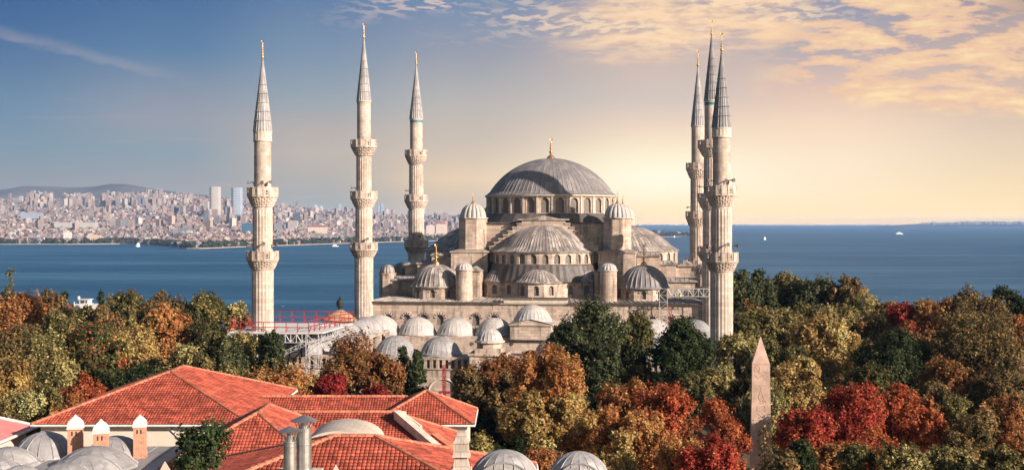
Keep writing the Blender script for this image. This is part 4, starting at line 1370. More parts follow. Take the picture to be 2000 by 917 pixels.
def hip_house(label, x0, x1, y0, y1, ze, zr, rx0, rx1, ry0, ry1, seed, wall='cream', ov=0.55, zbase=GZ, gutter=True, tw=0.23, name='tiled_building'):
    """eave rectangle x0..x1,y0..y1 at ze; ridge from (rx0,ry0) to (rx1,ry1) at zr (a point if equal)"""
    cx, cyy = (x0 + x1) / 2, (y0 + y1) / 2
    root = empty(name, (cx, cyy, zbase), 0, label, 'building')
    T = lambda p: (p[0] - cx, p[1] - cyy, p[2] - zbase)
    mb = MB(); mb.box(*[x0 + ov - cx, x1 - ov - cx, y0 + ov - cyy, y1 - ov - cyy, 0, ze - 0.12 - zbase]); mb.build('wall', M[wall], root)
    A, B, C, D = (x0, y0, ze), (x1, y0, ze), (x1, y1, ze), (x0, y1, ze)
    if ry0 == ry1:   # ridge along x
        L, Rr = (rx0, ry0, zr), (rx1, ry0, zr)
        faces = [[A, B, Rr, L], [B, C, Rr], [C, D, L, Rr], [D, A, L]]
        hips = [(A, L), (B, Rr), (C, Rr), (D, L)]
    else:            # ridge along y
        L, Rr = (rx0, ry0, zr), (rx0, ry1, zr)
        faces = [[A, B, L], [B, C, Rr, L], [C, D, Rr], [D, A, L, Rr]]
        hips = [(A, L), (B, L), (C, Rr), (D, Rr)]
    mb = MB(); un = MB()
    for i, f in enumerate(faces):
        g = []
        for p in f:
            if not g or (Vector(p) - Vector(g[-1])).length > 0.01: g.append(p)
        tile_face(mb, [T(p) for p in g], tw=tw, seed=seed * 10 + i)
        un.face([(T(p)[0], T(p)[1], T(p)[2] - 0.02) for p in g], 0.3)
    rf = mb.build('roof', M['tile'], root)
    un.build('roof_gap_shade', M['gap_shade'], rf)  # dark backing sheet, coloured so the tile gaps look shaded
    mb = MB()
    for i, (a, b) in enumerate(hips): ridge_caps(mb, T(a), T(b), seed=seed + i)
    if (Vector(L) - Vector(Rr)).length > 0.3: ridge_caps(mb, T(L), T(Rr), seed=seed + 9)
    mb.build('ridge_tiles', M['ridge'], rf)
    mb = MB(); mb.box(x0 + 0.05 - cx, x1 - 0.05 - cx, y0 + 0.05 - cyy, y1 - 0.05 - cyy, ze - 0.12 - zbase, ze - 0.045 - zbase); mb.build('soffit', M['white'], root)
    if gutter:
        mb = MB()
        for (a, b) in ((A, B), (B, C), (D, A)):
            a, b = Vector(T(a)), Vector(T(b))
            d = (b - a).normalized(); n = Vector((d.y, -d.x, 0))
            mb.tube(a + n * 0.07 + Vector((0, 0, -0.06)), b + n * 0.07 + Vector((0, 0, -0.06)), 0.09, n=8)
        mb.build('gutter', M['white'], root)
    return root

hA_ = hip_house('cream walled building with the largest red hip roof, behind three brick chimneys', -36.7, -19.9, 100, 121, 12.7, 15.75, -28.3, -28.3, 108.6, 112.8, 1)
mb = MB()
mb.tube((2.0, -10.05, 15.45), (3.1, -9.95, 14.2), 0.07, n=6); mb.tube((3.1, -9.95, 14.2), (3.1, -9.95, 9), 0.07, n=6)
mb.build('downpipe', M['white'], hA_)
hip_house('long low red tiled wing with its ridge running level behind the other roofs', -28.5, -7.5, 106.0, 118, 10.9, 13.25, -23.5, -9.0, 112, 112, 2)
hip_house('pointed red tiled pavilion roof with a white gutter at the right end of the range', -11.6, -3.1, 105.8, 115, 11.8, 13.95, -7.2, -7.2, 110.4, 110.41, 3)
hD = hip_house('middle red tiled roof with a level ridge and a rooflight on its right slope', -24, -3.7, 88, 104, 11.3, 14.2, -18.6, -8.7, 96, 96, 4)
hE = hip_house('small red tiled hip roof behind the dark evergreen shrub', -21.5, -13.2, 85, 97, 12.9, 15.1, -17.35, -17.35, 89.4, 93.5, 5)
hF = hip_house('nearest red tiled roof at the bottom edge with short ridge and long hips', -19, 1.4, 62, 78.5, 13.65, 16.65, -9.5, -7.35, 70, 70, 6)
# rooflight kerb and hatch on the right slope of the middle roof
Dc = Vector((-13.85, 96, GZ))
def slope_pt(x, y, up=0.0):
    # right hip face of roof D, through (-3.7,88,11.3),(-3.7,104,11.3),(-8.7,96,14.2)
    return Vector((x, y, 11.3 + (-3.7 - x) * (14.2 - 11.3) / 5.0 + up)) - Dc
mb = MB()
def slab(mb, p, q, w_, h):
    p, q = Vector(p), Vector(q); d = (q - p).normalized(); n = d.cross(Vector((0, 0, 1))).normalized() * w_
    u = Vector((0, 0, h))
    v8 = [p - n, q - n, q + n, p + n]
    for f in ((v8[0], v8[1], v8[2], v8[3]), tuple(x + u for x in v8)): mb.face(list(f))
    for i in range(4): mb.face([v8[i], v8[(i + 1) % 4], v8[(i + 1) % 4] + u, v8[i] + u])
slab(mb, slope_pt(-8.3, 94.6), slope_pt(-3.9, 89.0), 0.28, 0.6)
slab(mb, slope_pt(-8.4, 94.9), slope_pt(-7.9, 96.4), 0.14, 0.5)
slab(mb, slope_pt(-7.9, 96.4), slope_pt(-6.6, 95.4), 0.1, 0.35)
mb.build('parapet_kerb', M['trim'], hD)
mb = MB(); slab(mb, slope_pt(-8.1, 95.3), slope_pt(-6.7, 93.6), 0.42, 0.25); mb.build('skylight', M['glass'], hD)
mb = MB(); slab(mb, slope_pt(-5.6, 95.2), slope_pt(-4.4, 94.2), 0.35, 0.42); mb.build('roof_hatch', M['ridge'], hD)
# pale barrel vault behind the nearest roof
bv = empty('barrel_vault', (-10.7, 82, GZ), 0, 'pale sheet metal barrel vault curving up behind the nearest red roof', 'vault roof')
mb = MB()
n = 20
for i in range(n):
    a0, a1 = PI * i / n, PI * (i + 1) / n
    p = lambda a, y: (2.35 * math.cos(a), y, 17.0 + 1.25 * math.sin(a))
    mb.face([p(a0, -1.2), p(a1, -1.2), p(a1, 4), p(a0, 4)])
    mb.face([p(a0, -1.2), p(a1, -1.2), (0, -1.2, 17.0)])
mb.box(-2.3, 2.3, -1.15, 3.95, 0, 17.0)
mb.build('vault_shell', plain_mat('pale_vault', (0.50, 0.42, 0.35, 1), 0.2, 0.8, 0.6), bv)

# pink and orange sheet roof at the left edge
pk = empty('sheet_roofed_shed', (-42.8, 101, GZ), 0, 'low shed with pink and orange sheet roof and white edge, cut by the left edge', 'building')
mb = MB(); mb.box(-6.5, 3.8, -8.5, 4.2, 0, 14.6); mb.build('wall', M['cream'], pk)
mb = MB()
e = lambda x, y, z: (x, y, z)
mb.face([e(4.4, -9, 14.7), e(4.4, 4.8, 14.7), e(0.2, 1.4, 16.4), e(0.2, -9, 16.4)])
mb.face([e(4.4, -9, 14.64), e(4.4, 4.8, 14.64), e(0.2, 1.4, 16.34), e(0.2, -9, 16.34)])
mb.build('roof', M['pink'], pk)
mb = MB()
tile_face(mb, [(4.4, 4.8, 14.7), (-7, 4.8, 14.7), (-3, 1.4, 16.4), (0.2, 1.4, 16.4)], seed=77)
tile_face(mb, [(-7, -9, 14.7), (0.2, -9, 16.4), (0.2, 1.4, 16.4), (-3, 1.4, 16.4), (-7, 4.8, 14.7)][::-1], seed=78) if False else None
mb.face([(-7, -9, 14.8), (0.2, -9, 16.42), (0.2, 1.4, 16.42), (-7, 1.4, 14.8)], 0.9)
mb.build('roof', M['ridge'], pk)
mb = MB(); mb.tube((4.5, -9, 14.66), (4.5, 4.9, 14.66), 0.12, n=8); ridge_caps(mb, (4.4, 4.8, 14.75), (0.2, 1.4, 16.42), 0.1)
mb.build('gutter', M['white'], pk)

# lead domed range, lower left, with brick chimneys standing on it
dr = empty('lead_domed_range', (-30, 88, GZ), 0, 'low range roofed in grey lead with a cluster of shallow domes, lower left', 'building')
mb = MB(); mb.box(-8.0, 9.4, -16, 11.0, 0, 14.05); mb.build('wall', M['cream'], dr)
mb = MB()
rr = random.Random(4)
for i in range(14):
    xa, xb = -8.2 + 17.8 * i / 14, -8.2 + 17.8 * (i + 1) / 14
    mb.face([(xa, -16.2, 14.1), (xb, -16.2, 14.1), (xb, 11.2, 14.2), (xa, 11.2, 14.2)], rr.random())
    mb.tube((xa, -16.2, 14.12), (xa, 11.2, 14.22), 0.05, n=4)
mb.build('roof', M['lead_grey'], dr)
for k, (px, py, rp, Y) in enumerate(((88, 842, 58, 95.5), (15, 872, 60, 92), (226, 850, 58, 95.5), (187, 870, 78, 91), (166, 887, 74, 87.5), (126, 903, 60, 85), (-8, 893, 60, 88), (40, 908, 40, 87))):
    R = rp / 2560 * Y; zt = py2z(py, Y); h = max(0.8, zt - 11.2)
    mb = MB(); ribbed_dome(mb, px2x(px, Y) + 30, Y - 88, 14.2, R, h, 13, rings=9, rib=0.09, ribw=0.055, flare=0.12, drop=0.02, seed=140 + k)
    mb.build('lead_dome', M['lead_grey'], dr)
def chimney(px, top, bot, Y, wpx, label):
    x = px2x(px, Y); hw = wpx / 2560 * Y / 2
    zt, zb = py2z(top, Y), py2z(bot, Y)
    zb = min(zb, 11.2)
    root = empty('brick_chimney', (x, Y, zb), R_(6), label, 'chimney', 'white capped brick chimneys')
    H = zt - zb
    hc = hw * 2.2
    bt = H - hc
    mb = MB()
    mb.box(-hw * 1.12, hw * 1.12, -hw * 1.12, hw * 1.12, 0, 0.12)
    mb.box(-hw, hw, -hw, hw, 0.12, bt)
    o = mb.build('stack', M['brick'], root)
    for s in (-0.32, 0.32):
        mb = MB()
        mb.box(hw * s - 0.055, hw * s + 0.055, -hw - 0.012, -hw + 0.05, bt - 0.46, bt - 0.2)
        mb.tube((hw * s, -hw - 0.013, bt - 0.2), (hw * s, -hw + 0.05, bt - 0.2), 0.055, n=8)
        mb.build('smoke_slot', M['dark'], o)
    mb = MB()
    k = hw * 1.414
    mb.lathe([(k * 1.14, bt - 0.02), (k * 1.16, bt + 0.08), (k * 1.05, bt + 0.10), (k * 1.1, bt + hc * 0.22), (k * 0.98, bt + hc * 0.45), (k * 0.62, bt + hc * 0.68), (k * 0.25, bt + hc * 0.85), (0.02, bt + hc)], n=4, a0=PI / 4, a1=PI / 4 + 2 * PI)
    mb.build('cap', M['white'], root)
chimney(147.5, 808, 876, 94.0, 25, 'leftmost of the three white capped brick chimneys')
chimney(197.5, 817, 877, 92.6, 25, 'middle white capped brick chimney, slightly lower than its neighbours')
chimney(273.5, 808, 885, 94.5, 22, 'rightmost of the three white capped brick chimneys, standing apart at the domes edge')

# lead domes lower right
for k, (px, top, hw, Y, lab) in enumerate(((985, 877, 68, 64, 'grey lead domed bay at the bottom edge just right of the stone pinnacle'), (1130, 880, 58, 64, 'right one of the two grey lead domed bays at the bottom edge'))):
    x = px2x(px, Y); R = hw / 2560 * Y; zt = py2z(top, Y)
    root = empty('lead_domed_bay', (x, Y, GZ), 0, lab, 'dome')
    zb = zt - 1.75 - GZ
    mb = MB(); mb.box(-R * 1.05, R * 1.05, -R, R * 1.05, 0, zb); mb.build('wall', M['cream'], root)
    mb = MB(); ribbed_dome(mb, 0, 0, zb + 0.05, R, 1.7, 16, rings=9, rib=0.06, ribw=0.03, flare=0.1, drop=0.02, seed=160 + k)
    mb.build('lead_dome', M['lead_grey'], root)
    # arched front panel with seams, and the little dome before it
    mb = MB()
    pts = [(R * 0.86 * math.cos(PI * i / 16), -R * 0.78, zb + 1.35 * math.sin(PI * i / 16)) for i in range(17)]
    mb.face([(p[0], p[1], p[2]) for p in pts], 0.7)
    bkp = [(p[0], p[1] + 0.8, p[2]) for p in pts]
    for a, b, c_, d in zip(pts, pts[1:], bkp[1:], bkp): mb.face([a, b, c_, d], 0.3)
    for a, b in zip(pts, pts[1:]): mb.tube(a, b, 0.045, n=5, tint=0.1)
    for i in (-2, -1, 0, 1, 2):
        xx = R * 0.28 * i
        mb.tube((xx, -R * 0.79, zb), (xx, -R * 0.79, zb + 1.35 * math.sqrt(max(0, 1 - (xx / (R * 0.86)) ** 2))), 0.025, n=4, tint=0.1)
    mb.build('front_panel', M['lead_grey'], root)
    mb = MB(); ribbed_dome(mb, -0.05, -R * 0.8 - 0.95, zb, 0.95, 0.85, 14, rings=6, rib=0.05, ribw=0.025, flare=0.05, drop=0.0, seed=170 + k)
    mb.box(-0.95, 0.9, -R * 0.8 - 1.9, -R * 0.79, 0, zb - 0.02)
    mb.build('small_dome', M['lead_grey'], root)

# stone pinnacle and two small stone tips
pn = empty('stone_pinnacle', (px2x(901, 62), 62, GZ), 0, 'weathered pale stone pinnacle in tapering stages at the right end of the near roof', 'pinnacle')
mb = MB()
zt = py2z(840, 62) - GZ
def st(z0, z1, a, b):
    q = [(-a, -a), (a, -a), (a, a), (-a, a)]; q1 = [(-b, -b), (b, -b), (b, b), (-b, b)]
    mb.prism(q, z0, z1, 0.5, q1)
st(0, zt - 1.85, 0.44, 0.44); st(zt - 1.85, zt - 1.75, 0.5, 0.46); st(zt - 1.75, zt - 1.2, 0.40, 0.28); st(zt - 1.2, zt - 1.08, 0.43, 0.40); st(zt - 1.08, zt - 0.55, 0.38, 0.33); st(zt - 0.55, zt - 0.45, 0.37, 0.35); st(zt - 0.45, zt - 0.05, 0.32, 0.18); st(zt - 0.05, zt, 0.2, 0.2)
mb.build('shaft', stone_mat('pinnacle_stone', (0.52, 0.45, 0.38, 1), (0.36, 0.32, 0.28, 1), 0.5, 0.35, 0.7), pn)
for px, top, Y, hw, lab in ((322, 900, 60, 0.35, 'small pink stone pyramid tip at the bottom edge below the evergreen shrub'), (656, 906, 58, 0.16, 'tiny pink stone tip in front of the nearest red roof')):
    root = empty('stone_tip', (px2x(px, Y), Y, GZ), R_(4), lab, 'stone tip')
    mb = MB(); z = py2z(top, Y) - GZ
    mb.prism([(-hw, -hw), (hw, -hw), (hw, hw), (-hw, hw)], 0, z - hw * 2, 0.5)
    mb.prism([(-hw, -hw), (hw, -hw), (hw, hw), (-hw, hw)], z - hw * 2, z, 0.5, [(-0.01, -0.01), (0.01, -0.01), (0.01, 0.01), (-0.01, 0.01)])
    mb.build('shaft', M['granite'], root)

# steel flues on their masonry stack
fs = empty('flue_stack', (px2x(580, 45), 45, GZ), 0, 'rendered chimney block carrying the two steel flues at the bottom edge', 'chimney')
mb = MB(); mb.box(-0.62, 0.75, -0.45, 0.45, 0, 22.42); mb.box(-0.7, 0.83, -0.53, 0.53, 22.42, 22.55)
mb.build('block', M['trim'], fs)
def flue(px, top, body, rp, Y, lab):
    x = px2x(px, Y); r = rp / 2560 * Y
    root = empty('steel_flue', (x, Y, 19.55), 0, lab, 'flue pipe')
    zt, zb = py2z(top, Y) - 19.55, py2z(body, Y) - 19.55
    mb = MB()
    prof = [(r * 1.2, 0), (r * 1.2, 0.05)]
    z = 0.05
    while z < zb:
        z2 = min(z + 0.85, zb)
        prof += [(r, z), (r, z2 - 0.05), (r * 1.06, z2 - 0.04), (r * 1.06, z2)]
        z = z2
    prof += [(r * 0.5, zb + 0.01), (r * 0.5, zb + (zt - zb) * 0.8)]
    mb.lathe(prof, n=24)
    mb.build('pipe', M['steel'], root, smooth=False)
    mb = MB()
    mb.lathe([(r * 1.85, zt - r * 0.85), (r * 1.9, zt - r * 0.8), (0.02, zt), (0.0, zt)], n=24)
    mb.build('rain_cap', M['steel'], root)
    for k in range(4):
        mb = MB()
        a = PI / 4 + PI / 2 * k
        mb.tube((r * math.cos(a), r * math.sin(a), zb), (r * 1.6 * math.cos(a), r * 1.6 * math.sin(a), zt - r * 0.7), 0.018, n=5)
        mb.build('cap_bracket', M['steel'], root)
flue(566, 831, 860, 12.5, 44.8, 'shorter steel flue pipe with conical cap, the left of the two')
flue(594, 809, 834, 14.5, 45.2, 'taller steel flue pipe with conical cap, the right of the two')

# ================================================================ obelisk
ob = empty('obelisk', (px2x(1485.5, 120), 120, GZ), R_(-7.5), 'tall pinkish granite obelisk carved with picture signs, among the autumn trees on the right', 'obelisk')
OB_T, OB_S = py2z(657, 120) - GZ, py2z(708, 120) - GZ
mb = MB()
mb.box(-1.9, 1.9, -1.9, 1.9, 0, 1.0); mb.box(-1.5, 1.5, -1.5, 1.5, 1.0, 3.4)
mb.build('pedestal', M['trim'], ob)
mb = MB()
zb = 3.6
def hwz(z): return 1.02 + (0.79 - 1.02) * (z - zb) / (OB_S - zb)
q = lambda h: [(-h, -h), (h, -h), (h, h), (-h, h)]
mb.prism(q(hwz(zb)), zb, OB_S, 0.5, q(hwz(OB_S)))
mb.prism(q(hwz(OB_S)), OB_S, OB_T, 0.5, q(0.03))
mb.build('shaft', M['granite'], ob)
mb = MB()
def mark(x0, z0, x1, z1, r=0.03):
    global mb
    y0, y1 = -hwz(z0) - 0.004, -hwz(z1) - 0.004
    mb.tube((x0, y0, z0), (x1, y1, z1), r * 0.6, n=4)
def poly_mark(pts, r=0.03):
    for a, b in zip(pts, pts[1:]): mark(a[0], a[1], b[0], b[1], r)
S = OB_S
def arc_mark(cx, cz, rx, rz, a0, a1, n=10, r=0.03):
    poly_mark([(cx + rx * math.cos(R_(a0 + (a1 - a0) * i / n)), cz + rz * math.sin(R_(a0 + (a1 - a0) * i / n))) for i in range(n + 1)], r)
mb = MB(); poly_mark([(-0.75, S - 0.02), (0.75, S - 0.02)], 0.02)
mb.build('carved_sign', M['carve'], ob)
mb = MB(); arc_mark(-0.35, S - 0.45, 0.25, 0.3, 0, 360); poly_mark([(-0.5, S - 0.3), (-0.1, S - 0.85), (0.25, S - 0.6), (0.5, S - 0.85), (0.6, S - 0.45)]); poly_mark([(-0.6, S - 1.0), (-0.2, S - 1.35), (0.1, S - 1.0), (0.35, S - 1.4), (0.6, S - 1.2)])
mb.build('carved_sign', M['carve'], ob)
mb = MB(); poly_mark([(-0.3, S - 1.95), (0.35, S - 1.95)], 0.04)
mb.build('carved_sign', M['carve'], ob)
mb = MB(); poly_mark([(-0.12, S - 2.15), (0.02, S - 2.1), (0.02, S - 2.3), (-0.15, S - 2.75), (-0.2, S - 3.1), (-0.05, S - 3.35)], 0.04)
mb.build('carved_sign', M['carve'], ob)
mb = MB(); poly_mark([(0.05, S - 2.45), (0.15, S - 2.95), (0.5, S - 3.5), (0.1, S - 3.3)], 0.035); poly_mark([(-0.05, S - 3.35), (-0.1, S - 3.6), (0.1, S - 3.6)], 0.035); poly_mark([(0.18, S - 3.3), (0.2, S - 3.6), (0.35, S - 3.6)], 0.035)
mb.build('carved_sign', M['carve'], ob)
mb = MB(); poly_mark([(-0.35, S - 3.85), (-0.35, S - 4.3), (0.0, S - 4.3)], 0.035); poly_mark([(0.1, S - 3.85), (0.35, S - 3.85), (0.4, S - 4.3), (0.15, S - 4.1)], 0.035)
mb.build('carved_sign', M['carve'], ob)
mb = MB(); poly_mark([(-0.3, S - 4.5), (0.0, S - 4.75), (-0.25, S - 5.0)], 0.035); poly_mark([(0.15, S - 4.5), (0.35, S - 4.7), (0.2, S - 5.0)], 0.035)
mb.build('carved_sign', M['carve'], ob)
mb = MB()
for i in range(6): mark(-0.38 + 0.14 * i, S - 5.3, -0.38 + 0.14 * i, S - 6.3, 0.03)
mb = MB(); poly_mark([(-0.42, S - 5.28), (0.36, S - 5.28), (0.36, S - 6.32), (-0.42, S - 6.32), (-0.42, S - 5.28)], 0.03)
mb.build('carved_sign', M['carve'], ob)
mb = MB(); poly_mark([(-0.3, S - 6.6), (-0.1, S - 6.9), (-0.3, S - 7.1)], 0.035); arc_mark(0.2, S - 6.8, 0.16, 0.2, 0, 360)
mb.build('carved_sign', M['carve'], ob)
mb = MB(); arc_mark(0.0, S - 7.9, 0.3, 0.55, 0, 360, 14); poly_mark([(-0.15, S - 7.7), (0.15, S - 8.1)]); poly_mark([(-0.35, S - 8.7), (0.35, S - 8.7)]); poly_mark([(-0.2, S - 8.9), (0.0, S - 9.4), (0.25, S - 9.0)])
mb.build('carved_sign', M['carve'], ob)


# green hoarding and red post in front of the outer wall
gh = empty('site_hoarding', m2w(-8.4, -101, GZ), -TH, 'dark green site hoarding panel in front of the arcade wall behind the pointed roof', 'hoarding')
mb = MB(); mb.box(-2.2, 1.5, -0.05, 0.05, 0, 6.2); mb.build('panel', M['greenfence'], gh)
mb = MB()
for x in (-2.2, -0.35, 1.5): mb.tube((x, 0.1, 0), (x, 0.1, 6.25), 0.06, n=6)
mb.build('post', M['truss'], gh)
rp = empty('red_post', m2w(-6.7, -100, GZ), -TH, 'thin red lattice post beside the green hoarding', 'post')
mb = MB(); tower_truss(mb, -0.2, -0.2, 0.35, 0, 10.2, 16); mb.build('lattice', M['redpaint'], rp)
mb = MB(); mb.box(-0.8, 1.0, -0.3, 0.3, 6.0, 6.3); mb.build('red_bracket', M['redpaint'], rp)

# white house by the shore on the left
wh = empty('white_house', (px2x(166, 330), 330, 2.4), R_(-4), 'white flat-roofed house with a roof terrace and dish showing above the trees on the left', 'house')
mb = MB()
mb.box(-3.6, 2.6, -3, 3, -4, 9.0); mb.box(-1.6, 2.0, -2, 2.5, 9.0, 10.6); mb.box(-2.2, 2.5, -2.4, 2.9, 10.6, 10.85)
mb.box(-3.6, -3.3, -3, -2.7, 9, 9.9); mb.box(3.6, 6.5, -2, 3, -4, 8.9)
mb.build('wall', M['white'], wh)
mb = MB(); mb.box(-1.2, 0.6, -2.05, -1.98, 9.2, 10.3); mb.box(1.0, 1.7, -2.05, -1.98, 9.3, 10.3); mb.build('window', M['glass'], wh)
mb = MB(); mb.lathe([(0.55, 10.9), (0.6, 11.6), (0.5, 11.9), (0.05, 12.0)], -2.7, 0, 12); mb.tube((-2.7, 0, 9), (-2.7, 0, 10.95), 0.25, n=8); mb.build('water_tank', M['white'], wh)
mb = MB(); mb.face([(-7.5, -3, 7.6), (-3.7, -3, 7.6), (-3.7, 2, 8.6), (-7.5, 2, 8.6)]); mb.face([(-7.5, -3, 7.5), (-3.7, -3, 7.5), (-3.7, 2, 8.5), (-7.5, 2, 8.5)]); mb.box(-7.3, -3.75, -2.8, 1.9, -4, 7.45); mb.build('lean_to_roof', M['tile'], wh)
wh.scale = (0.60, 0.60, 0.62)
for px, top, Y, lab in ((126, 573, 300, 'dark slim cypress left of the white house'), (197, 573, 322, 'dark slim cypress right of the white house')):
    pass

# ================================================================ trees
nrng = np.random.default_rng(11)
def leaf_mesh(name, P, N, size, cols, mat, parent):
    n = len(P)
    r = nrng.normal(size=(n, 3))
    t1 = np.cross(N, r); t1 /= np.linalg.norm(t1, axis=1, keepdims=True) + 1e-9
    t2 = np.cross(N, t1); t2 /= np.linalg.norm(t2, axis=1, keepdims=True) + 1e-9
    s = (size * nrng.uniform(0.65, 1.35, n))[:, None]
    bend = N * s * 0.12
    V = np.empty((n, 4, 3), np.float32)
    V[:, 0] = P - t1 * s * 0.55
    V[:, 1] = P - t2 * s * 0.40 + bend
    V[:, 2] = P + t1 * s * 0.55
    V[:, 3] = P + t2 * s * 0.40 + bend
    me = bpy.data.meshes.new(name)
    me.vertices.add(n * 4); me.loops.add(n * 4); me.polygons.add(n)
    me.vertices.foreach_set("co", V.reshape(-1))
    me.loops.foreach_set("vertex_index", np.arange(n * 4, dtype=np.int32))
    me.polygons.foreach_set("loop_start", np.arange(0, n * 4, 4, dtype=np.int32))
    me.polygons.foreach_set("loop_total", np.full(n, 4, np.int32))
    at = me.attributes.new("hue", 'FLOAT_COLOR', 'FACE')
    c4 = np.ones((n, 4), np.float32); c4[:, :3] = cols
    at.data.foreach_set("color", c4.reshape(-1))
    me.materials.append(mat)
    me.update(); me.validate()
    o = bpy.data.objects.new(name, me); COL.objects.link(o); o.parent = parent
    return o

SP = {  # leaf colours: (colour, weight)
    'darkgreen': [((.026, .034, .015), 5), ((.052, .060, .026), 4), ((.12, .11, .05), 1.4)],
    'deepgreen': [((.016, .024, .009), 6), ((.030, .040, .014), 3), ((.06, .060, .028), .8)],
    'olive': [((.044, .046, .017), 5), ((.095, .082, .030), 4), ((.19, .145, .055), 1.6), ((.18, .08, .03), .5)],
    'oliveyellow': [((.09, .080, .030), 4), ((.19, .145, .055), 4), ((.34, .25, .105), 2.2), ((.05, .052, .018), 2)],
    'gold': [((.21, .135, .048), 4), ((.34, .22, .09), 4), ((.12, .085, .028), 2.5), ((.40, .18, .055), 1)],
    'orange': [((.29, .115, .042), 4), ((.36, .18, .065), 4), ((.20, .065, .022), 2.5), ((.12, .09, .03), 1)],
    'rust': [((.17, .066, .026), 5), ((.26, .115, .04), 3), ((.09, .055, .02), 3), ((.30, .17, .06), 1)],
    'brownolive': [((.085, .062, .026), 5), ((.16, .105, .042), 3), ((.05, .045, .018), 3), ((.22, .095, .04), 1.2)],
    'red': [((.19, .026, .018), 5), ((.26, .055, .026), 3), ((.14, .018, .013), 3), ((.36, .13, .05), 1)],
    'redorange': [((.23, .050, .022), 5), ((.30, .10, .038), 4), ((.16, .03, .016), 2.5), ((.12, .08, .03), .6)],
    'deepred': [((.13, .013, .015), 5), ((.20, .025, .020), 3), ((.07, .010, .010), 2)],
    'mixed': [((.035, .05, .018), 5), ((.07, .065, .022), 3), ((.24, .045, .024), 1.3), ((.30, .12, .04), 1.2)],
    'conifer': [((.020, .034, .014), 5), ((.040, .054, .020), 3), ((.075, .075, .03), 1)],
}
def tree(px, top, wpx, Y, sp, label, shape='round', leaf=None, dens=1.0, cat='tree', hfrac=None, bot=None, group=None, lift=0.0):
    """crown centre px, crown top py, crown width in px of the photo at depth Y; real metres from there on"""
    x = px2x(px, Y)
    g = ground_z(x, Y) + lift
    w_ = wpx / 2560 * Y
    zt = py2z(top, Y) - g
    hc = w_ * (1.42 if shape == 'round' else 1.35)
    if shape == 'conifer': hc = w_ * 2.1
    if shape == 'column': hc = w_ * 2.4
    if bot: hc = (bot - top) / 2560 * Y
    hc = min(hc, zt * 0.93)
    zc = zt - hc / 2
    name = 'conifer_tree' if shape in ('conifer', 'column') else ('shrub' if cat == 'shrub' else 'autumn_tree')
    root = empty(name, (x, Y, g), rnd.uniform(0, 6.28), label, cat, group)
    A = nrng
    if leaf is None: leaf = max(0.18, 0.0016 * Y + 0.012)
    a_, b_ = w_ / 2, hc / 2
    if shape in ('round', 'sparse', 'plume', 'bush'):
        nl = int(np.clip(14 + 1.5 * w_ * w_ / 6, 18, 60))
        D = A.normal(size=(nl, 3)); D /= np.linalg.norm(D, axis=1, keepdims=True)
        D[:, 2] = np.where(D[:, 2] < -0.7, -D[:, 2] * 0.6, D[:, 2])
        rad = A.uniform(0.50, 0.86, nl)[:, None]
        sq = np.sign(D) * np.abs(D) ** 0.9
        C = sq * rad * np.array([a_, a_, b_])
        lr = w_ * A.uniform(0.11, 0.23, nl)
        C = C * (1 - (lr / a_)[:, None] * 0.25)
    if shape == 'conifer':
        nl = 46
        t = A.uniform(0, 1, nl) ** 0.8
        an = A.uniform(0, 2 * np.pi, nl)
        rr_ = a_ * (1 - t) * A.uniform(0.55, 1.0, nl)
        C = np.stack([rr_ * np.cos(an), rr_ * np.sin(an), -b_ + 2 * b_ * t * 0.97], 1)
        lr = 0.10 * w_ + 0.12 * w_ * (1 - t)
    if shape == 'column':
        nl = 34
        t = A.uniform(0, 1, nl); an = A.uniform(0, 2 * np.pi, nl)
        rr_ = a_ * 0.6 * np.sqrt(1 - (2 * t - 1) ** 2 * 0.9)
        C = np.stack([rr_ * np.cos(an), rr_ * np.sin(an), -b_ * 0.92 + 1.84 * b_ * t], 1)
        lr = np.full(nl, 0.26 * w_)
    vs = np.ones(3)
    if shape == 'plume': vs = np.array([0.62, 0.62, 2.1])
    if shape == 'conifer': vs = np.array([1.25, 1.25, 0.55])
    area = 4.2 * a_ * a_ * 3.14 * (0.6 if shape == 'sparse' else 1.0)
    n = int(np.clip(dens * 3.4 * area * (hc / w_) / (leaf * leaf * 0.44), 700, 42000))
    pr = lr ** 2 / np.sum(lr ** 2)
    L = A.choice(nl, n, p=pr)
    d = A.normal(size=(n, 3)); d /= np.linalg.norm(d, axis=1, keepdims=True)
    out = C[L] / (np.linalg.norm(C[L], axis=1, keepdims=True) + 1e-6)
    flip = (np.sum(d * out, 1) < -0.35) | ((d[:, 2] < -0.6) & (A.uniform(size=n) < 0.6))
    d[flip] *= -1
    k = np.where(A.uniform(size=n) < 0.10, A.uniform(1.0, 1.45, n), A.uniform(0.72, 1.06, n))[:, None]
    # leaves hang on twigs that leave each limb end outwards and upwards
    nt = 34
    td = A.normal(size=(nl, nt, 3)); td /= np.linalg.norm(td, axis=2, keepdims=True)
    o_ = C / (np.linalg.norm(C, axis=1, keepdims=True) + 1e-6)
    td = td + 0.75 * o_[:, None, :]; td[:, :, 2] += 0.25
    td /= np.linalg.norm(td, axis=2, keepdims=True)
    tb = td * (lr[:, None, None] * A.uniform(0.35, 0.95, (nl, nt, 1))) * vs
    td2 = td * np.array([0.8, 0.8, 1.0]) + np.array([0, 0, 0.45]) + A.normal(size=td.shape) * 0.25
    tl_ = np.clip(lr * A.uniform(0.35, 0.6, nl), 0.35, 1.3)
    ti = A.integers(0, nt, n)
    along = A.uniform(-0.35, 1.0, n)
    wob = A.normal(size=(n, 3)) * (tl_[L] * (0.34 - 0.18 * along.clip(0, 1)))[:, None]
    Pp = C[L] + tb[L, ti] + td2[L, ti] * (tl_[L] * along)[:, None] + wob
    d = td[L, ti]
    nin = int(n * 0.16)
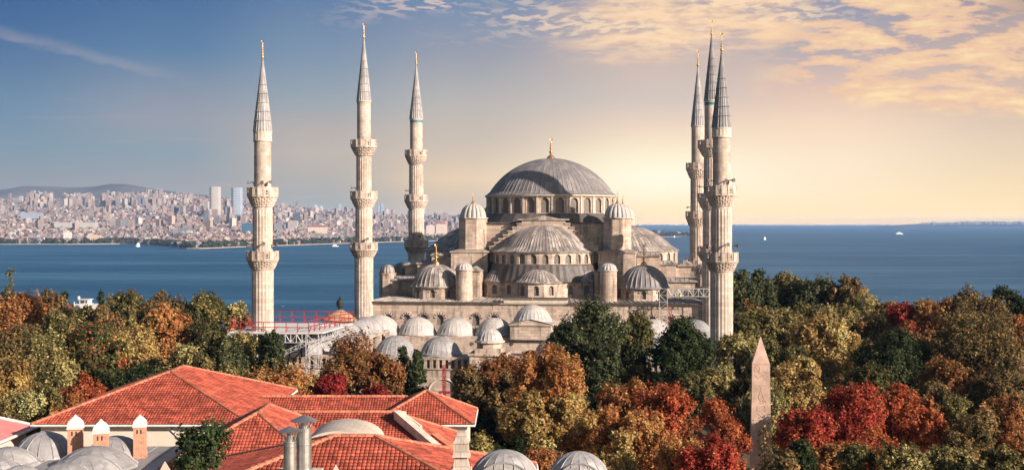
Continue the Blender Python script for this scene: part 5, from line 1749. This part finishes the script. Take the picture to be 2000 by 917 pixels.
    if shape in ('round', 'plume', 'bush') and nin:
        q = A.normal(size=(nin, 3)); q /= np.linalg.norm(q, axis=1, keepdims=True)
        Pp[:nin] = q * np.array([a_, a_, b_]) * 0.66 * A.uniform(0.55, 1, nin)[:, None]
        d[:nin] = q
    N = d + A.normal(size=(n, 3)) * 0.6
    N[:, 2] += 0.25
    N /= np.linalg.norm(N, axis=1, keepdims=True)
    pal = SP[sp]
    cw = np.array([c_[1] for c_ in pal], float); cw /= cw.sum()
    cc = np.array([c_[0] for c_ in pal])
    lobe_c = A.choice(len(pal), nl, p=cw)
    own = A.choice(len(pal), n, p=cw)
    idx = np.where(A.uniform(size=n) < 0.45, lobe_c[L], own)
    tw_c = A.uniform(0.72, 1.35, (nl, nt))[L, ti]
    cols = 1.5 * cc[idx] * (A.uniform(0.75, 1.25, n) * tw_c)[:, None] * (1 + 0.18 * A.normal(size=nl))[L][:, None].clip(0.6, 1.5)
    Pp[:, 2] += zc
    leaf_mesh('crown', Pp, N, leaf, cols.clip(0.004, 0.5), M['foliage'], root)
    # trunk with limbs
    mb = MB()
    tr = max(0.12, 0.022 * zt)
    if shape in ('conifer', 'column'):
        mb.tube((0, 0, 0), (0, 0, zt * 0.95), tr, 0.03, 7)
    else:
        zf = max(zc - b_ * 0.55, zt * 0.18)
        mb.tube((0, 0, -0.2), (0.1, 0, zf), tr, tr * 0.75, 8)
        for i in range(6):
            j = (i * 7) % nl
            p = Vector(C[j]); p.z += zc
            m_ = Vector((0.1, 0, zf)).lerp(p, 0.5) + Vector((0, 0, 0.3))
            mb.tube((0.1, 0, zf - 0.1), m_, tr * 0.55, tr * 0.35, 6); mb.tube(m_, p, tr * 0.35, tr * 0.1, 5)
    mb.build('trunk', M['bark'], root)
    return root

T = [
 # ---- left side, back row against the sea
 (40, 560, 125, 238, 'rust', 'rust orange tree at the far left, its top against the sea'),
 (100, 570, 80, 242, 'brownolive', 'brown tree against the sea just left of the red lean-to of the white house'),
 (150, 594, 95, 236, 'olive', 'dark olive tree just below the white house'),
 (205, 592, 75, 232, 'brownolive', 'brown-green tree below and right of the white house'),
 (246, 571, 84, 252, 'olive', 'dark olive tree against the sea, first one right of the white house'),
 (325, 567, 105, 254, 'brownolive', 'broad brownish tree against the sea, second one right of the white house'),
 (402, 573, 92, 244, 'olive', 'dark green-brown tree against the sea left of the red railing'),
 (463, 588, 62, 250, 'oliveyellow', 'small yellow-green tree against the sea just left of the near left minaret'),
 # ---- left, middle rows
 (250, 640, 130, 200, 'gold', 'golden orange tree in the middle of the left park'),
 (325, 598, 105, 206, 'orange', 'bright orange tree standing left of the red railing'),
 (405, 622, 95, 205, 'olive', 'green-brown tree between the bright orange tree and the platform'),
 (180, 634, 150, 178, 'mixed', 'dark tree flecked with red leaves in the middle of the left park'),
 (268, 660, 110, 176, 'gold', 'yellow-gold crown right beside the dark red-flecked tree'),
 (110, 612, 130, 190, 'oliveyellow', 'olive yellow tree below the white house, behind the big gold one'),
 (22, 625, 120, 178, 'brownolive', 'brown-olive tree at the left edge under the rust orange one'),
 (85, 662, 150, 150, 'oliveyellow', 'big yellow-olive tree with heavy clumps near the left edge'),
 (8, 690, 130, 132, 'gold', 'gold tree cut by the left edge above the pink roof'),
 (372, 664, 130, 166, 'oliveyellow', 'yellow-green tree behind the top of the largest red roof'),
 (255, 703, 120, 142, 'deepgreen', 'dark evergreen dome of foliage just behind the left slope of the largest red roof', 'bush'),
 (170, 728, 90, 128, 'redorange', 'small red-orange tree beside the left slope of the largest red roof'),
 (60, 745, 120, 122, 'oliveyellow', 'olive clump just above the pink sheet roof'),
 (130, 770, 90, 118, 'rust', 'low rusty clump at the left end of the largest red roof'),
 (475, 650, 90, 170, 'olive', 'olive green tree under the left end of the platform truss'),
 (528, 652, 78, 166, 'darkgreen', 'dark green upright tree under the middle of the platform truss', 'plume'),
 (450, 672, 70, 160, 'darkgreen', 'dark pointed green tree left under the platform', 'plume'),
 # ---- centre left, before the arcade
 (545, 722, 165, 132, 'orange', 'low spreading yellow-orange tree behind the long red ridge'),
 (480, 735, 80, 128, 'brownolive', 'low brown clump at the notch of the largest red roof'),
 (652, 722, 85, 134, 'deepred', 'small deep red tree behind the long red ridge'),
 (688, 662, 150, 158, 'rust', 'loose rust-brown tree in front of the arcade, right of the platform stairs', 'sparse'),
 (757, 690, 80, 156, 'rust', 'thin rusty crown left of the twin-topped conifer', 'sparse'),
 (733, 752, 70, 126, 'deepred', 'low dark red clump under the rust-brown tree'),
 (610, 728, 60, 138, 'oliveyellow', 'yellow-green clump left of the small deep red tree'),
 (786, 680, 66, 160, 'conifer', 'dark conifer in front of the arcade, left and taller of the two tips', 'conifer'),
 (815, 690, 60, 158, 'conifer', 'dark conifer in front of the arcade, right and shorter of the two tips', 'conifer'),
 # ---- centre
 (960, 684, 150, 152, 'rust', 'rust-brown tree right of the green hoarding', 'round'),
 (915, 712, 80, 148, 'brownolive', 'brown-green tree just right of the red lattice post'),
 (1062, 682, 150, 126, 'orange', 'orange-gold tree with upright plumes in the centre foreground', 'plume'),
 (1030, 760, 110, 122, 'gold', 'golden lower crown at the left foot of the plumed orange tree'),
 (1110, 752, 90, 123, 'gold', 'golden lower crown at the right foot of the plumed orange tree'),
 (1163, 590, 165, 168, 'darkgreen', 'big dark green tree in front of the hall wall, the tallest in the centre'),
 (1112, 622, 95, 164, 'darkgreen', 'dark green left shoulder crown beside the tallest central green tree'),
 (1238, 604, 85, 170, 'olive', 'olive-brown crown behind the right side of the tallest central green tree'),
 (1180, 668, 120, 160, 'darkgreen', 'dark green tree under the tallest central green tree'),
 (1245, 690, 80, 160, 'olive', 'yellow-green clump between the tallest green tree and the near-black round one'),
 (1327, 630, 122, 158, 'deepgreen', 'near-black green round tree below the lattice gantry', 'round'),
 (1210, 738, 105, 132, 'rust', 'rusty tree below the tallest central green tree'),
 (1300, 734, 125, 120, 'redorange', 'large red-orange tree below the near-black round one'),
 (1175, 795, 105, 112, 'orange', 'orange tree above the right lead domed bay'),
 (1255, 790, 130, 110, 'orange', 'orange-gold tree between the rusty and the large red-orange ones'),
 (1205, 850, 100, 102, 'gold', 'low gold and green tree just right of the right lead domed bay'),
 (1060, 872, 80, 104, 'rust', 'low rusty clump showing between the two lead domed bays'),
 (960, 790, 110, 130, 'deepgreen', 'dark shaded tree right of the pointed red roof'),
 (1400, 785, 120, 112, 'redorange', 'loose red tree left of the obelisk', 'sparse'),
 (1385, 858, 130, 96, 'red', 'bright red tree at the bottom left of the obelisk'),
 (1330, 850, 120, 98, 'orange', 'orange tree at the bottom edge left of the bright red one'),
 (937, 848, 60, 86, 'oliveyellow', 'small yellow-green bush beside the stone pinnacle', 'bush', None, 1.0, 'shrub'),
 # ---- right side, back rows
 (1448, 534, 75, 262, 'darkgreen', 'dark green tree against the sea directly right of the front right minaret'),
 (1495, 527, 72, 268, 'darkgreen', 'dark green tree against the sea, second from the right minarets'),
 (1540, 524, 70, 272, 'olive', 'dark green tree against the sea, third from the right minarets, the highest of that row'),
 (1588, 530, 92, 266, 'darkgreen', 'dark green tree ending the row against the sea right of the minarets'),
 (1650, 538, 74, 262, 'brownolive', 'brown pointed tree against the sea right of the dark green row'),
 (1690, 572, 90, 248, 'oliveyellow', 'yellowish tree below the brown pointed one'),
 (1735, 585, 60, 246, 'gold', 'small gold tree against the sea left of the red one'),
 (1764, 586, 66, 242, 'red', 'clear red tree against the sea on the right'),
 (1808, 584, 90, 240, 'rust', 'rusty tree against the sea right of the clear red one'),
 (1770, 615, 70, 228, 'redorange', 'coral red crown below the clear red tree by the sea'),
 (1625, 590, 120, 236, 'oliveyellow', 'yellow-green tree below the dark green row by the sea'),
 (1910, 563, 130, 210, 'brownolive', 'big brown-olive tree top against the sea near the right edge'),
 (1962, 555, 60, 228, 'deepgreen', 'small dark ragged tree standing above the big brown-olive one', 'sparse'),
 (1988, 574, 40, 226, 'deepgreen', 'small dark round tree against the sea at the right edge'),
 (1860, 585, 80, 226, 'rust', 'rust-brown tree left of the big brown-olive one'),
 (1980, 605, 90, 190, 'rust', 'red-brown tree at the right edge under the small dark round one'),
 # ---- right, middle rows
 (1455, 586, 125, 196, 'olive', 'olive green tree at the foot of the front right minaret'),
 (1435, 640, 100, 176, 'oliveyellow', 'loose yellow-green tree below the front right minaret', 'sparse'),
 (1540, 592, 115, 202, 'oliveyellow', 'olive-yellow tree behind the tip of the obelisk'),
 (1520, 660, 110, 172, 'olive', 'olive tree right behind the obelisk shaft'),
 (1615, 608, 125, 182, 'gold', 'large gold tree right of the obelisk'),
 (1565, 690, 110, 165, 'gold', 'gold lower crown just right of the obelisk'),
 (1740, 640, 150, 172, 'deepgreen', 'dark green broad tree in the middle of the right park'),
 (1800, 660, 90, 176, 'olive', 'grey-green crown right of the dark green broad tree'),
 (1690, 660, 70, 190, 'brownolive', 'brown crown between the large gold and the dark green broad tree'),
 (1905, 610, 180, 172, 'brownolive', 'very large olive-brown tree on the right'),
 (1850, 690, 120, 160, 'rust', 'rusty tree left of the very large olive-brown one'),
 (1955, 700, 130, 156, 'brownolive', 'brown tree under the very large olive-brown one'),
 (1640, 745, 175, 122, 'red', 'large red tree right of the obelisk'),
 (1775, 746, 130, 124, 'redorange', 'large orange-red tree right of the large red one'),
 (1575, 790, 115, 116, 'red', 'dark red tree close right of the obelisk shaft'),
 (1470, 730, 90, 160, 'brownolive', 'brown loose tree left behind the obelisk', 'sparse'),
 (1865, 775, 110, 128, 'olive', 'olive green tree right of the large orange-red one'),
 (1975, 765, 130, 128, 'rust', 'red-brown tree low at the right edge'),
 (1700, 830, 120, 106, 'redorange', 'low orange-red tree between the two large red ones'),
 (1612, 862, 100, 100, 'rust', 'low brown-red tree at the bottom right of the obelisk'),
 (1556, 858, 70, 98, 'deepgreen', 'dark green clump at the bottom right of the obelisk'),
 (1665, 868, 90, 92, 'olive', 'green clump at the bottom edge below the large red tree'),
 (1760, 872, 120, 90, 'oliveyellow', 'yellow-green clump at the bottom edge below the large orange-red tree'),
 (1850, 862, 120, 94, 'oliveyellow', 'yellowish low tree at the bottom edge, left of the corner one'),
 (1500, 745, 110, 150, 'oliveyellow', 'yellow-green crown showing on both sides of the middle of the obelisk'),
 (1690, 705, 110, 150, 'mixed', 'dark crown flecked with red above the gap between the two large red trees'),
 (1830, 740, 90, 146, 'brownolive', 'brown crown right behind the large orange-red tree'),
 (1900, 800, 130, 118, 'brownolive', 'brown-olive crown above the yellowish low tree at the bottom edge'),
 (1350, 720, 90, 150, 'olive', 'olive crown between the near-black round tree and the loose yellow-green one'),
 (1400, 700, 90, 165, 'oliveyellow', 'yellow-green lower crown under the loose yellow-green tree'),
 (1600, 655, 90, 215, 'olive', 'olive crown behind the large gold tree'),
 (1690, 615, 90, 222, 'brownolive', 'brown crown behind the dark green broad tree'),
 (1500, 590, 90, 232, 'olive', 'olive crown under the dark green row by the sea'),
 (1560, 585, 90, 240, 'olive', 'green-brown crown under the right end of the dark green row by the sea'),
 (1840, 630, 100, 205, 'brownolive', 'brown crown below the rusty sea-side trees'),
 (300, 690, 90, 168, 'olive', 'olive crown directly above the peak of the largest red roof'),
 (430, 700, 90, 150, 'olive', 'olive crown behind the right slope of the largest red roof'),
 (215, 690, 90, 160, 'mixed', 'dark red-flecked lower crown left of the dark evergreen dome of foliage'),
 (1000, 730, 90, 146, 'brownolive', 'brown crown left behind the plumed orange tree'),
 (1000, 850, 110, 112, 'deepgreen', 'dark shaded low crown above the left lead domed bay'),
 (1130, 840, 90, 116, 'rust', 'rusty low crown directly above the right lead domed bay'),
 (1950, 870, 140, 90, 'oliveyellow', 'yellow-green low tree in the bottom right corner'),
]
for t in T: tree(*t)
tree(126, 572, 10, 300, 'deepgreen', 'slim dark cypress left of the white house', 'column', 0.5)
tree(197, 572, 10, 322, 'deepgreen', 'slim dark cypress right of the white house', 'column', 0.5)
tree(20, 524, 20, 236, 'olive', 'thin twiggy spire of a treetop standing up against the sea at the far left', 'column', 0.3, 0.13, 'tree', None, 606)
tree(398, 830, 116, 62, 'conifer', 'dark evergreen shrub in front of the small red hip roof', 'sparse', 0.14, 0.8, 'shrub', None, 945)
tree(1494, 830, 24, 58, 'brownolive', 'thin dark brown branching treetop in front of the lower obelisk', 'conifer', 0.13, 0.16, 'tree', None, 960)
tree(1534, 884, 44, 57, 'brownolive', 'small brown leafy clump at the bottom right of the obelisk, in front of everything', 'sparse', 0.16, 0.5)

# ================================================================ the far city
def hue_mesh(V, F, C, name, mat):
    me = bpy.data.meshes.new(name)
    me.from_pydata(V, [], F)
    at = me.attributes.new("hue", 'FLOAT_COLOR', 'FACE')
    c4 = np.ones((len(F), 4), np.float32); c4[:, :3] = np.array(C, np.float32)
    at.data.foreach_set("color", c4.reshape(-1))
    me.materials.append(mat)
    me.update()
    return me
crng = random.Random(21)
WALLS = [(.38, .31, .27), (.44, .38, .34), (.31, .24, .21), (.50, .45, .41), (.32, .24, .21), (.25, .22, .23), (.19, .19, .22), (.38, .28, .24), (.26, .21, .20)]
ROOFS = [(.26, .11, .08), (.32, .13, .09), (.24, .12, .10), (.20, .13, .12), (.14, .10, .10)]
FLATS = [(.34, .31, .29), (.42, .38, .35), (.25, .24, .24)]
def house_geo(w_, d_, h, rot, kind, wall=None, roof=None):
    """walls + pitched or flat roof with a stair head; around the origin"""
    if wall is None:
        k_ = crng.uniform(0.68, 1.12); wall = tuple(v * k_ for v in crng.choice(WALLS))
    c_, s_ = math.cos(rot), math.sin(rot)
    q = [(-w_ / 2, -d_ / 2), (w_ / 2, -d_ / 2), (w_ / 2, d_ / 2), (-w_ / 2, d_ / 2)]
    q = [(x * c_ - y * s_, x * s_ + y * c_) for x, y in q]
    V = [(x, y, -6.0) for x, y in q] + [(x, y, h) for x, y in q]
    F = [(0, 1, 5, 4), (1, 2, 6, 5), (2, 3, 7, 6), (3, 0, 4, 7)]
    C = [wall] * 4
    if kind == 'pitched':
        r = roof or crng.choice(ROOFS)
        rh = min(w_, d_) * 0.26
        k = 0.45
        a = ((w_ / 2 - d_ / 2) if w_ > d_ else 0.0) * 0.9; b = ((d_ / 2 - w_ / 2) if d_ > w_ else 0.0) * 0.9
        e = [(x * 1.06, y * 1.06, h + 0.05) for x, y in q]
        i0 = len(V); V += e
        V += [(-a * c_ + b * s_, -a * s_ - b * c_, h + rh), (a * c_ - b * s_, a * s_ + b * c_, h + rh)]
        if w_ > d_: F += [(i0, i0 + 1, i0 + 5, i0 + 4), (i0 + 1, i0 + 2, i0 + 5), (i0 + 2, i0 + 3, i0 + 4, i0 + 5), (i0 + 3, i0, i0 + 4)]
        else: F += [(i0, i0 + 1, i0 + 4), (i0 + 1, i0 + 2, i0 + 5, i0 + 4), (i0 + 2, i0 + 3, i0 + 5), (i0 + 3, i0, i0 + 4, i0 + 5)]
        C += [r] * 4
    else:
        F.append((4, 5, 6, 7)); C.append(roof or crng.choice(FLATS))
        i0 = len(V); k = 0.3
        V += [(x * k, y * k, h) for x, y in q] + [(x * k, y * k, h + 2.6) for x, y in q]
        F += [(i0, i0 + 1, i0 + 5, i0 + 4), (i0 + 1, i0 + 2, i0 + 6, i0 + 5), (i0 + 2, i0 + 3, i0 + 7, i0 + 6), (i0 + 3, i0, i0 + 4, i0 + 7), (i0 + 4, i0 + 5, i0 + 6, i0 + 7)]
        C += [wall] * 5
    return V, F, C
def far_building(px, py_base, Y, wpx, hpx, kind, label, wall, roof=None, dm=1.0, name='apartment_block', cat='building', rot=0.1, group=None):
    w_ = wpx / 2560 * Y; h = hpx / 2560 * Y
    V, F, C = house_geo(w_, w_ * dm, h, rot, kind, wall, roof)
    o = bpy.data.objects.new(name, hue_mesh(V, F, C, name, M['city'])); COL.objects.link(o)
    o.location = (px2x(px, Y), Y, py2z(py_base, Y))
    tag(o, label, cat, group)
    return o
# landmarks
def round_tower(px, base, top, wpx, Y, wall, glass, label):
    w_ = wpx / 2560 * Y; z0, z1 = py2z(base, Y), py2z(top, Y)
    root = empty('high_rise_tower', (px2x(px, Y), Y, z0), R_(12), label, 'tower')
    H = z1 - z0
    n = 20
    q = [(w_ / 2 * math.copysign(abs(math.cos(2 * PI * i / n)) ** 0.55, math.cos(2 * PI * i / n)), w_ * 0.4 * math.copysign(abs(math.sin(2 * PI * i / n)) ** 0.55, math.sin(2 * PI * i / n))) for i in range(n)]
    mb = MB(); mb.prism(q, -5, H); mb.build('glass_core', glass, root)
    mb = MB()
    nf = 16
    for i in range(nf):
        z = H * (i + 0.35) / nf
        qq = [(x * 1.04, y * 1.04) for x, y in q]
        mb.prism(qq, z, z + H / nf * 0.62)
    mb.build('floor_band', wall, root)
tw_w = plain_mat('tower_white', (0.42, 0.39, 0.36, 1), 0.1, 0.05, 0.6)
tw_g = plain_mat('tower_blue_glass', (0.15, 0.20, 0.28, 1), 0.2, 0.05, 0.4)
tw_p = plain_mat('tower_shade_glass', (0.27, 0.26, 0.26, 1), 0.2, 0.05, 0.5)
round_tower(420.5, 419, 365, 21, 5600, tw_w, tw_p, 'white high rise tower, the left and brighter of the far pair left of the minarets')
round_tower(463, 419, 366.5, 21, 5750, plain_mat('tower_pale_blue', (0.34, 0.37, 0.42, 1), 0.1, 0.05, 0.5), tw_g, 'pale blue high rise tower, the right one of the far pair left of the minarets')
far_building(483, 467, 4300, 21, 31, 'flat', 'blue glass office block on the far shore just left of the near left minaret', (.05, .12, .19), (.2, .25, .3), 0.6, 'office_block')
far_building(579, 432, 5400, 14, 16, 'flat', 'dark squarish tower block between the two left minarets', (.09, .10, .13), None, 0.8, 'tower_block')
far_building(362, 458, 4150, 26, 13, 'flat', 'blue-grey block behind the marina on the far shore', (.16, .18, .22), None, 0.6, 'office_block')
far_building(348, 463, 3900, 14, 6, 'flat', 'small dark glass block by the marina', (.07, .08, .11), None, 0.8, 'office_block')
far_building(132, 471, 4000, 14, 18, 'flat', 'white block with upright ribs near the left end of the far shore', (.62, .58, .54), None, 0.7, 'office_block')
far_building(62, 424, 5600, 40, 9, 'flat', 'long blue-grey hospital block on the far left slope', (.30, .33, .42), None, 0.3, 'long_block')
far_building(150, 441, 5000, 76, 7, 'flat', 'long low pale hall in the middle of the far left city', (.42, .40, .38), (.32, .32, .31), 0.35, 'long_hall')
far_building(186, 468, 3950, 20, 9, 'flat', 'pale pink station building on the far left shore', (.52, .38, .31), (.34, .27, .23), 0.6, 'station_building')
far_building(620, 458, 4700, 36, 15, 'pitched', 'broad cream school-like building between the two left minarets on the far shore', (.56, .47, .38), None, 0.5, 'long_block')
far_building(862, 454, 5150, 22, 17, 'pitched', 'cream building with a red roof left of the blue-grey half dome on the far shore', (.56, .46, .38), (.36, .12, .08), 0.6, 'long_block')
far_building(842, 456, 5150, 20, 16, 'flat', 'pale cube building beside the cream red-roofed one left of the half dome', (.58, .49, .42), None, 0.7, 'office_block')
for k, (px, top) in enumerate(((664, 398), (741, 400), (747, 398), (757, 408), (828, 404), (617, 400), (628, 402))):
    far_building(px, 418, 8400, 6, 418 - top, 'flat', 'faint distant skyscraper standing in the haze on the skyline between the left minarets', (.30, .36, .44) if k < 3 else (.46, .44, .44), None, 0.8, 'skyscraper', 'skyscraper', 0.2, 'distant skyscrapers in the haze')
# the crowded town
cand = []
for i in range(14500):
    px = crng.uniform(-60, 1345) if crng.random() < 0.12 else crng.uniform(-60, 905)
    t = crng.random() ** 1.25
    if t < 0.012: continue
    x, Y, z = land_pt(px, t)
    if px > 905 and px < 1260: continue
    r = crng.random()
    clus = t > 0.72 and ((55 < px < 100) or (125 < px < 185) or (200 < px < 322)) and r < 0.30
    if clus:
        kind, w_, d_, h = 'flat', crng.uniform(16, 24), crng.uniform(16, 22), crng.uniform(34, 54)
    elif r < 0.022 and t > 0.22:
        kind, w_, d_, h = 'flat', crng.uniform(15, 22), crng.uniform(14, 20), crng.uniform(28, 42)
    elif r < 0.36:
        kind, w_, d_, h = 'flat', crng.uniform(9, 18), crng.uniform(9, 15), crng.uniform(8, 16)
    else:
        kind, w_, d_, h = 'pitched', crng.uniform(8, 18), crng.uniform(8, 12), crng.uniform(5, 10)
    if px > 1250: h *= 0.6
    size = (w_ * h) / (Y * Y)
    cand.append((size, px, x, Y, z, kind, w_, d_, h))
cand.sort(reverse=True)
LB = {
 'tall': ('slim pale tower block rising above the crowded roofs of the far shore', 'tower_block', 'pale tower blocks in the far city'),
 'flat': ('pale flat-roofed apartment block packed among the buildings of the far shore', 'apartment_block', 'flat-roofed blocks in the far city'),
 'pitched': ('pale house with a red pitched roof packed among the buildings of the far shore', 'red_roofed_house', 'red-roofed houses in the far city'),
}
V_all, F_all, C_all = [], [], []
n_ind = {'tall': 0, 'flat': 0, 'pitched': 0}
for (size, px, x, Y, z, kind, w_, d_, h) in cand:
    rot = crng.gauss(0.1, 0.45)
    V, F, C = house_geo(w_, d_, h, rot, kind)
    key = 'tall' if h > 27 else kind
    vis = (-10 < px < 484) or (541 < px < 690) or (733 < px < 792) or (834 < px < 890)
    if vis and sum(n_ind.values()) < 270 and n_ind[key] < 100:
        n_ind[key] += 1
        lab, nm, grp = LB[key]
        o = bpy.data.objects.new(nm, hue_mesh(V, F, C, nm, M['city'])); COL.objects.link(o)
        o.location = (x, Y, z)
        tag(o, lab, 'building', grp)
    else:
        b = len(V_all)
        V_all += [(p[0] + x, p[1] + Y, p[2] + z) for p in V]
        F_all += [tuple(b + i for i in f) for f in F]
        C_all += C
o = bpy.data.objects.new('distant_town', hue_mesh(V_all, F_all, C_all, 'distant_town', M['city'])); COL.objects.link(o)
tag(o, 'the hazy mass of small buildings covering the slopes across the water', 'town', None, 'stuff')
# distant greenery between the houses and along the shore
Pn, Nn, Cn = [], [], []
for i in range(4400):
    r = crng.random()
    if r < 0.55:
        px = crng.choice([crng.uniform(-60, 260), crng.uniform(540, 900), crng.uniform(540, 900), crng.uniform(260, 540)]); t = crng.uniform(0.008, 0.055)
    elif r < 0.85:
        px = crng.uniform(-60, 900); t = crng.uniform(0.05, 0.9)
    else:
        px = crng.uniform(1255, 1348); t = crng.uniform(0.02, 0.8)
    x, Y, z = land_pt(px, t)
    s = crng.uniform(5, 11) * (1.0 if t < 0.06 else 0.8)
    g = crng.choice([(.035, .055, .022), (.05, .065, .025), (.07, .075, .03)])
    for j in range(26):
        d = Vector((crng.gauss(0, 1), crng.gauss(0, 1), crng.gauss(0, 1))).normalized()
        Pn.append((x + d.x * s * 0.8, Y + d.y * s * 0.8, z + s * 0.75 + d.z * s * 0.75)); Nn.append((d.x, d.y, d.z + 0.2)); Cn.append(g)
o = leaf_mesh('distant_trees', np.array(Pn), np.array(Nn), 5.5, np.array(Cn), M['foliage'], None)
tag(o, 'dark green trees lining the far shore and scattered among its buildings', 'trees', None, 'stuff')
# pale buildings on the low land at the right horizon
V_all, F_all, C_all = [], [], []
for i in range(240):
    px = crng.uniform(1800, 2060); Y = 20500 + crng.uniform(-500, 250)
    V, F, C = house_geo(crng.uniform(20, 50), 30, crng.uniform(8, 22), 0.1, 'flat', (.42, .36, .33))
    zt = {True: 435.6, False: 437.2}[px > 1870] + crng.uniform(-1.6, 1.4)
    b = len(V_all)
    x, z = px2x(px, Y), py2z(zt, Y)
    V_all += [(p[0] + x, p[1] + Y, p[2] + z) for p in V]; F_all += [tuple(b + k for k in f) for f in F]; C_all += C
o = bpy.data.objects.new('island_buildings', hue_mesh(V_all, F_all, C_all, 'island_buildings', M['city'])); COL.objects.link(o)
tag(o, 'faint pale buildings scattered along the low land on the right horizon', 'buildings', None, 'stuff')

# ================================================================ boats
def ferry(px, py, L, rz, label, h=1.0, name='ferry', hull='boat'):
    Y = (CAM_H - SEA_Z) * 2560 / (py - 437)
    root = empty(name, (px2x(px, Y), Y, SEA_Z), rz, label, 'boat')
    W = L * 0.22
    mb = MB()
    q = [(-L / 2, -W / 2), (L * 0.3, -W / 2), (L / 2, 0), (L * 0.3, W / 2), (-L / 2, W / 2)]
    q1 = [(x * 1.04, y * 1.1) for x, y in q]
    mb.prism(q, -0.5, L * 0.075 * h, 0.5, q1)
    mb.build('hull', M[hull], root)
    mb = MB()
    mb.box(-L * 0.42, L * 0.26, -W * 0.42, W * 0.42, L * 0.075 * h, L * 0.15 * h)
    mb.box(-L * 0.34, L * 0.18, -W * 0.36, W * 0.36, L * 0.15 * h, L * 0.21 * h)
    mb.box(L * 0.05, L * 0.17, -W * 0.28, W * 0.28, L * 0.21 * h, L * 0.26 * h)
    o = mb.build('cabin', M['boat'], root)
    mb = MB()
    mb.box(-L * 0.40, L * 0.24, -W * 0.43, W * 0.43, L * 0.10 * h, L * 0.125 * h)
    mb.build('window_band', M['glass'], o)
    mb = MB(); mb.tube((-L * 0.15, 0, L * 0.2 * h), (-L * 0.18, 0, L * 0.31 * h), L * 0.025, n=8); mb.build('funnel', M['boat'], root)
def sailboat(px, py, H, label):
    Y = (CAM_H - SEA_Z) * 2560 / (py - 437)
    root = empty('sailboat', (px2x(px, Y), Y, SEA_Z), 0.4, label, 'boat')
    mb = MB(); L = H * 0.75
    mb.prism([(-L / 2, -L * .12), (L * .2, -L * .14), (L / 2, 0), (L * .2, L * .14), (-L / 2, L * .12)], -0.3, L * 0.12); mb.build('hull', M['boat'], root)
    mb = MB(); mb.tube((0, 0, 0), (0, 0, H), H * 0.012, n=5); mb.build('mast', M['boat'], root)
    mb = MB()
    for s in (-0.02, 0.02): mb.face([(0.1, s, H * 0.15), (-L * 0.45, s - H * 0.05, H * 0.16), (0.02, s, H * 0.98)])
    for s in (-0.02, 0.02): mb.face([(0.2, s, H * 0.12), (L * 0.48, s, H * 0.12), (0.06, s, H * 0.9)])
    mb.build('sail', M['boat'], root)
ferry(270, 481.5, 16, 1.2, 'white ferry seen end-on near the far left shore', 2.6)
ferry(655, 481, 17, 0.1, 'small white motor boat between the two left minarets', 1.2, 'motor_boat')
ferry(1757, 457, 44, 0.05, 'white ship alone on the open sea at the right', 1.1, 'ship')
ferry(233, 475.5, 46, 0.05, 'long white ferry moored at the far left quay', 1.0)
ferry(322, 478.5, 40, 0.1, 'blue hulled ferry moored at the far quay beside the breakwater', 0.9, 'ferry', 'glass')
sailboat(1494, 468, 14, 'white sailboat on the sea just right of the front right minaret')
sailboat(1317, 463.5, 11, 'tiny sailboat seen between the right half dome and the far right minaret')
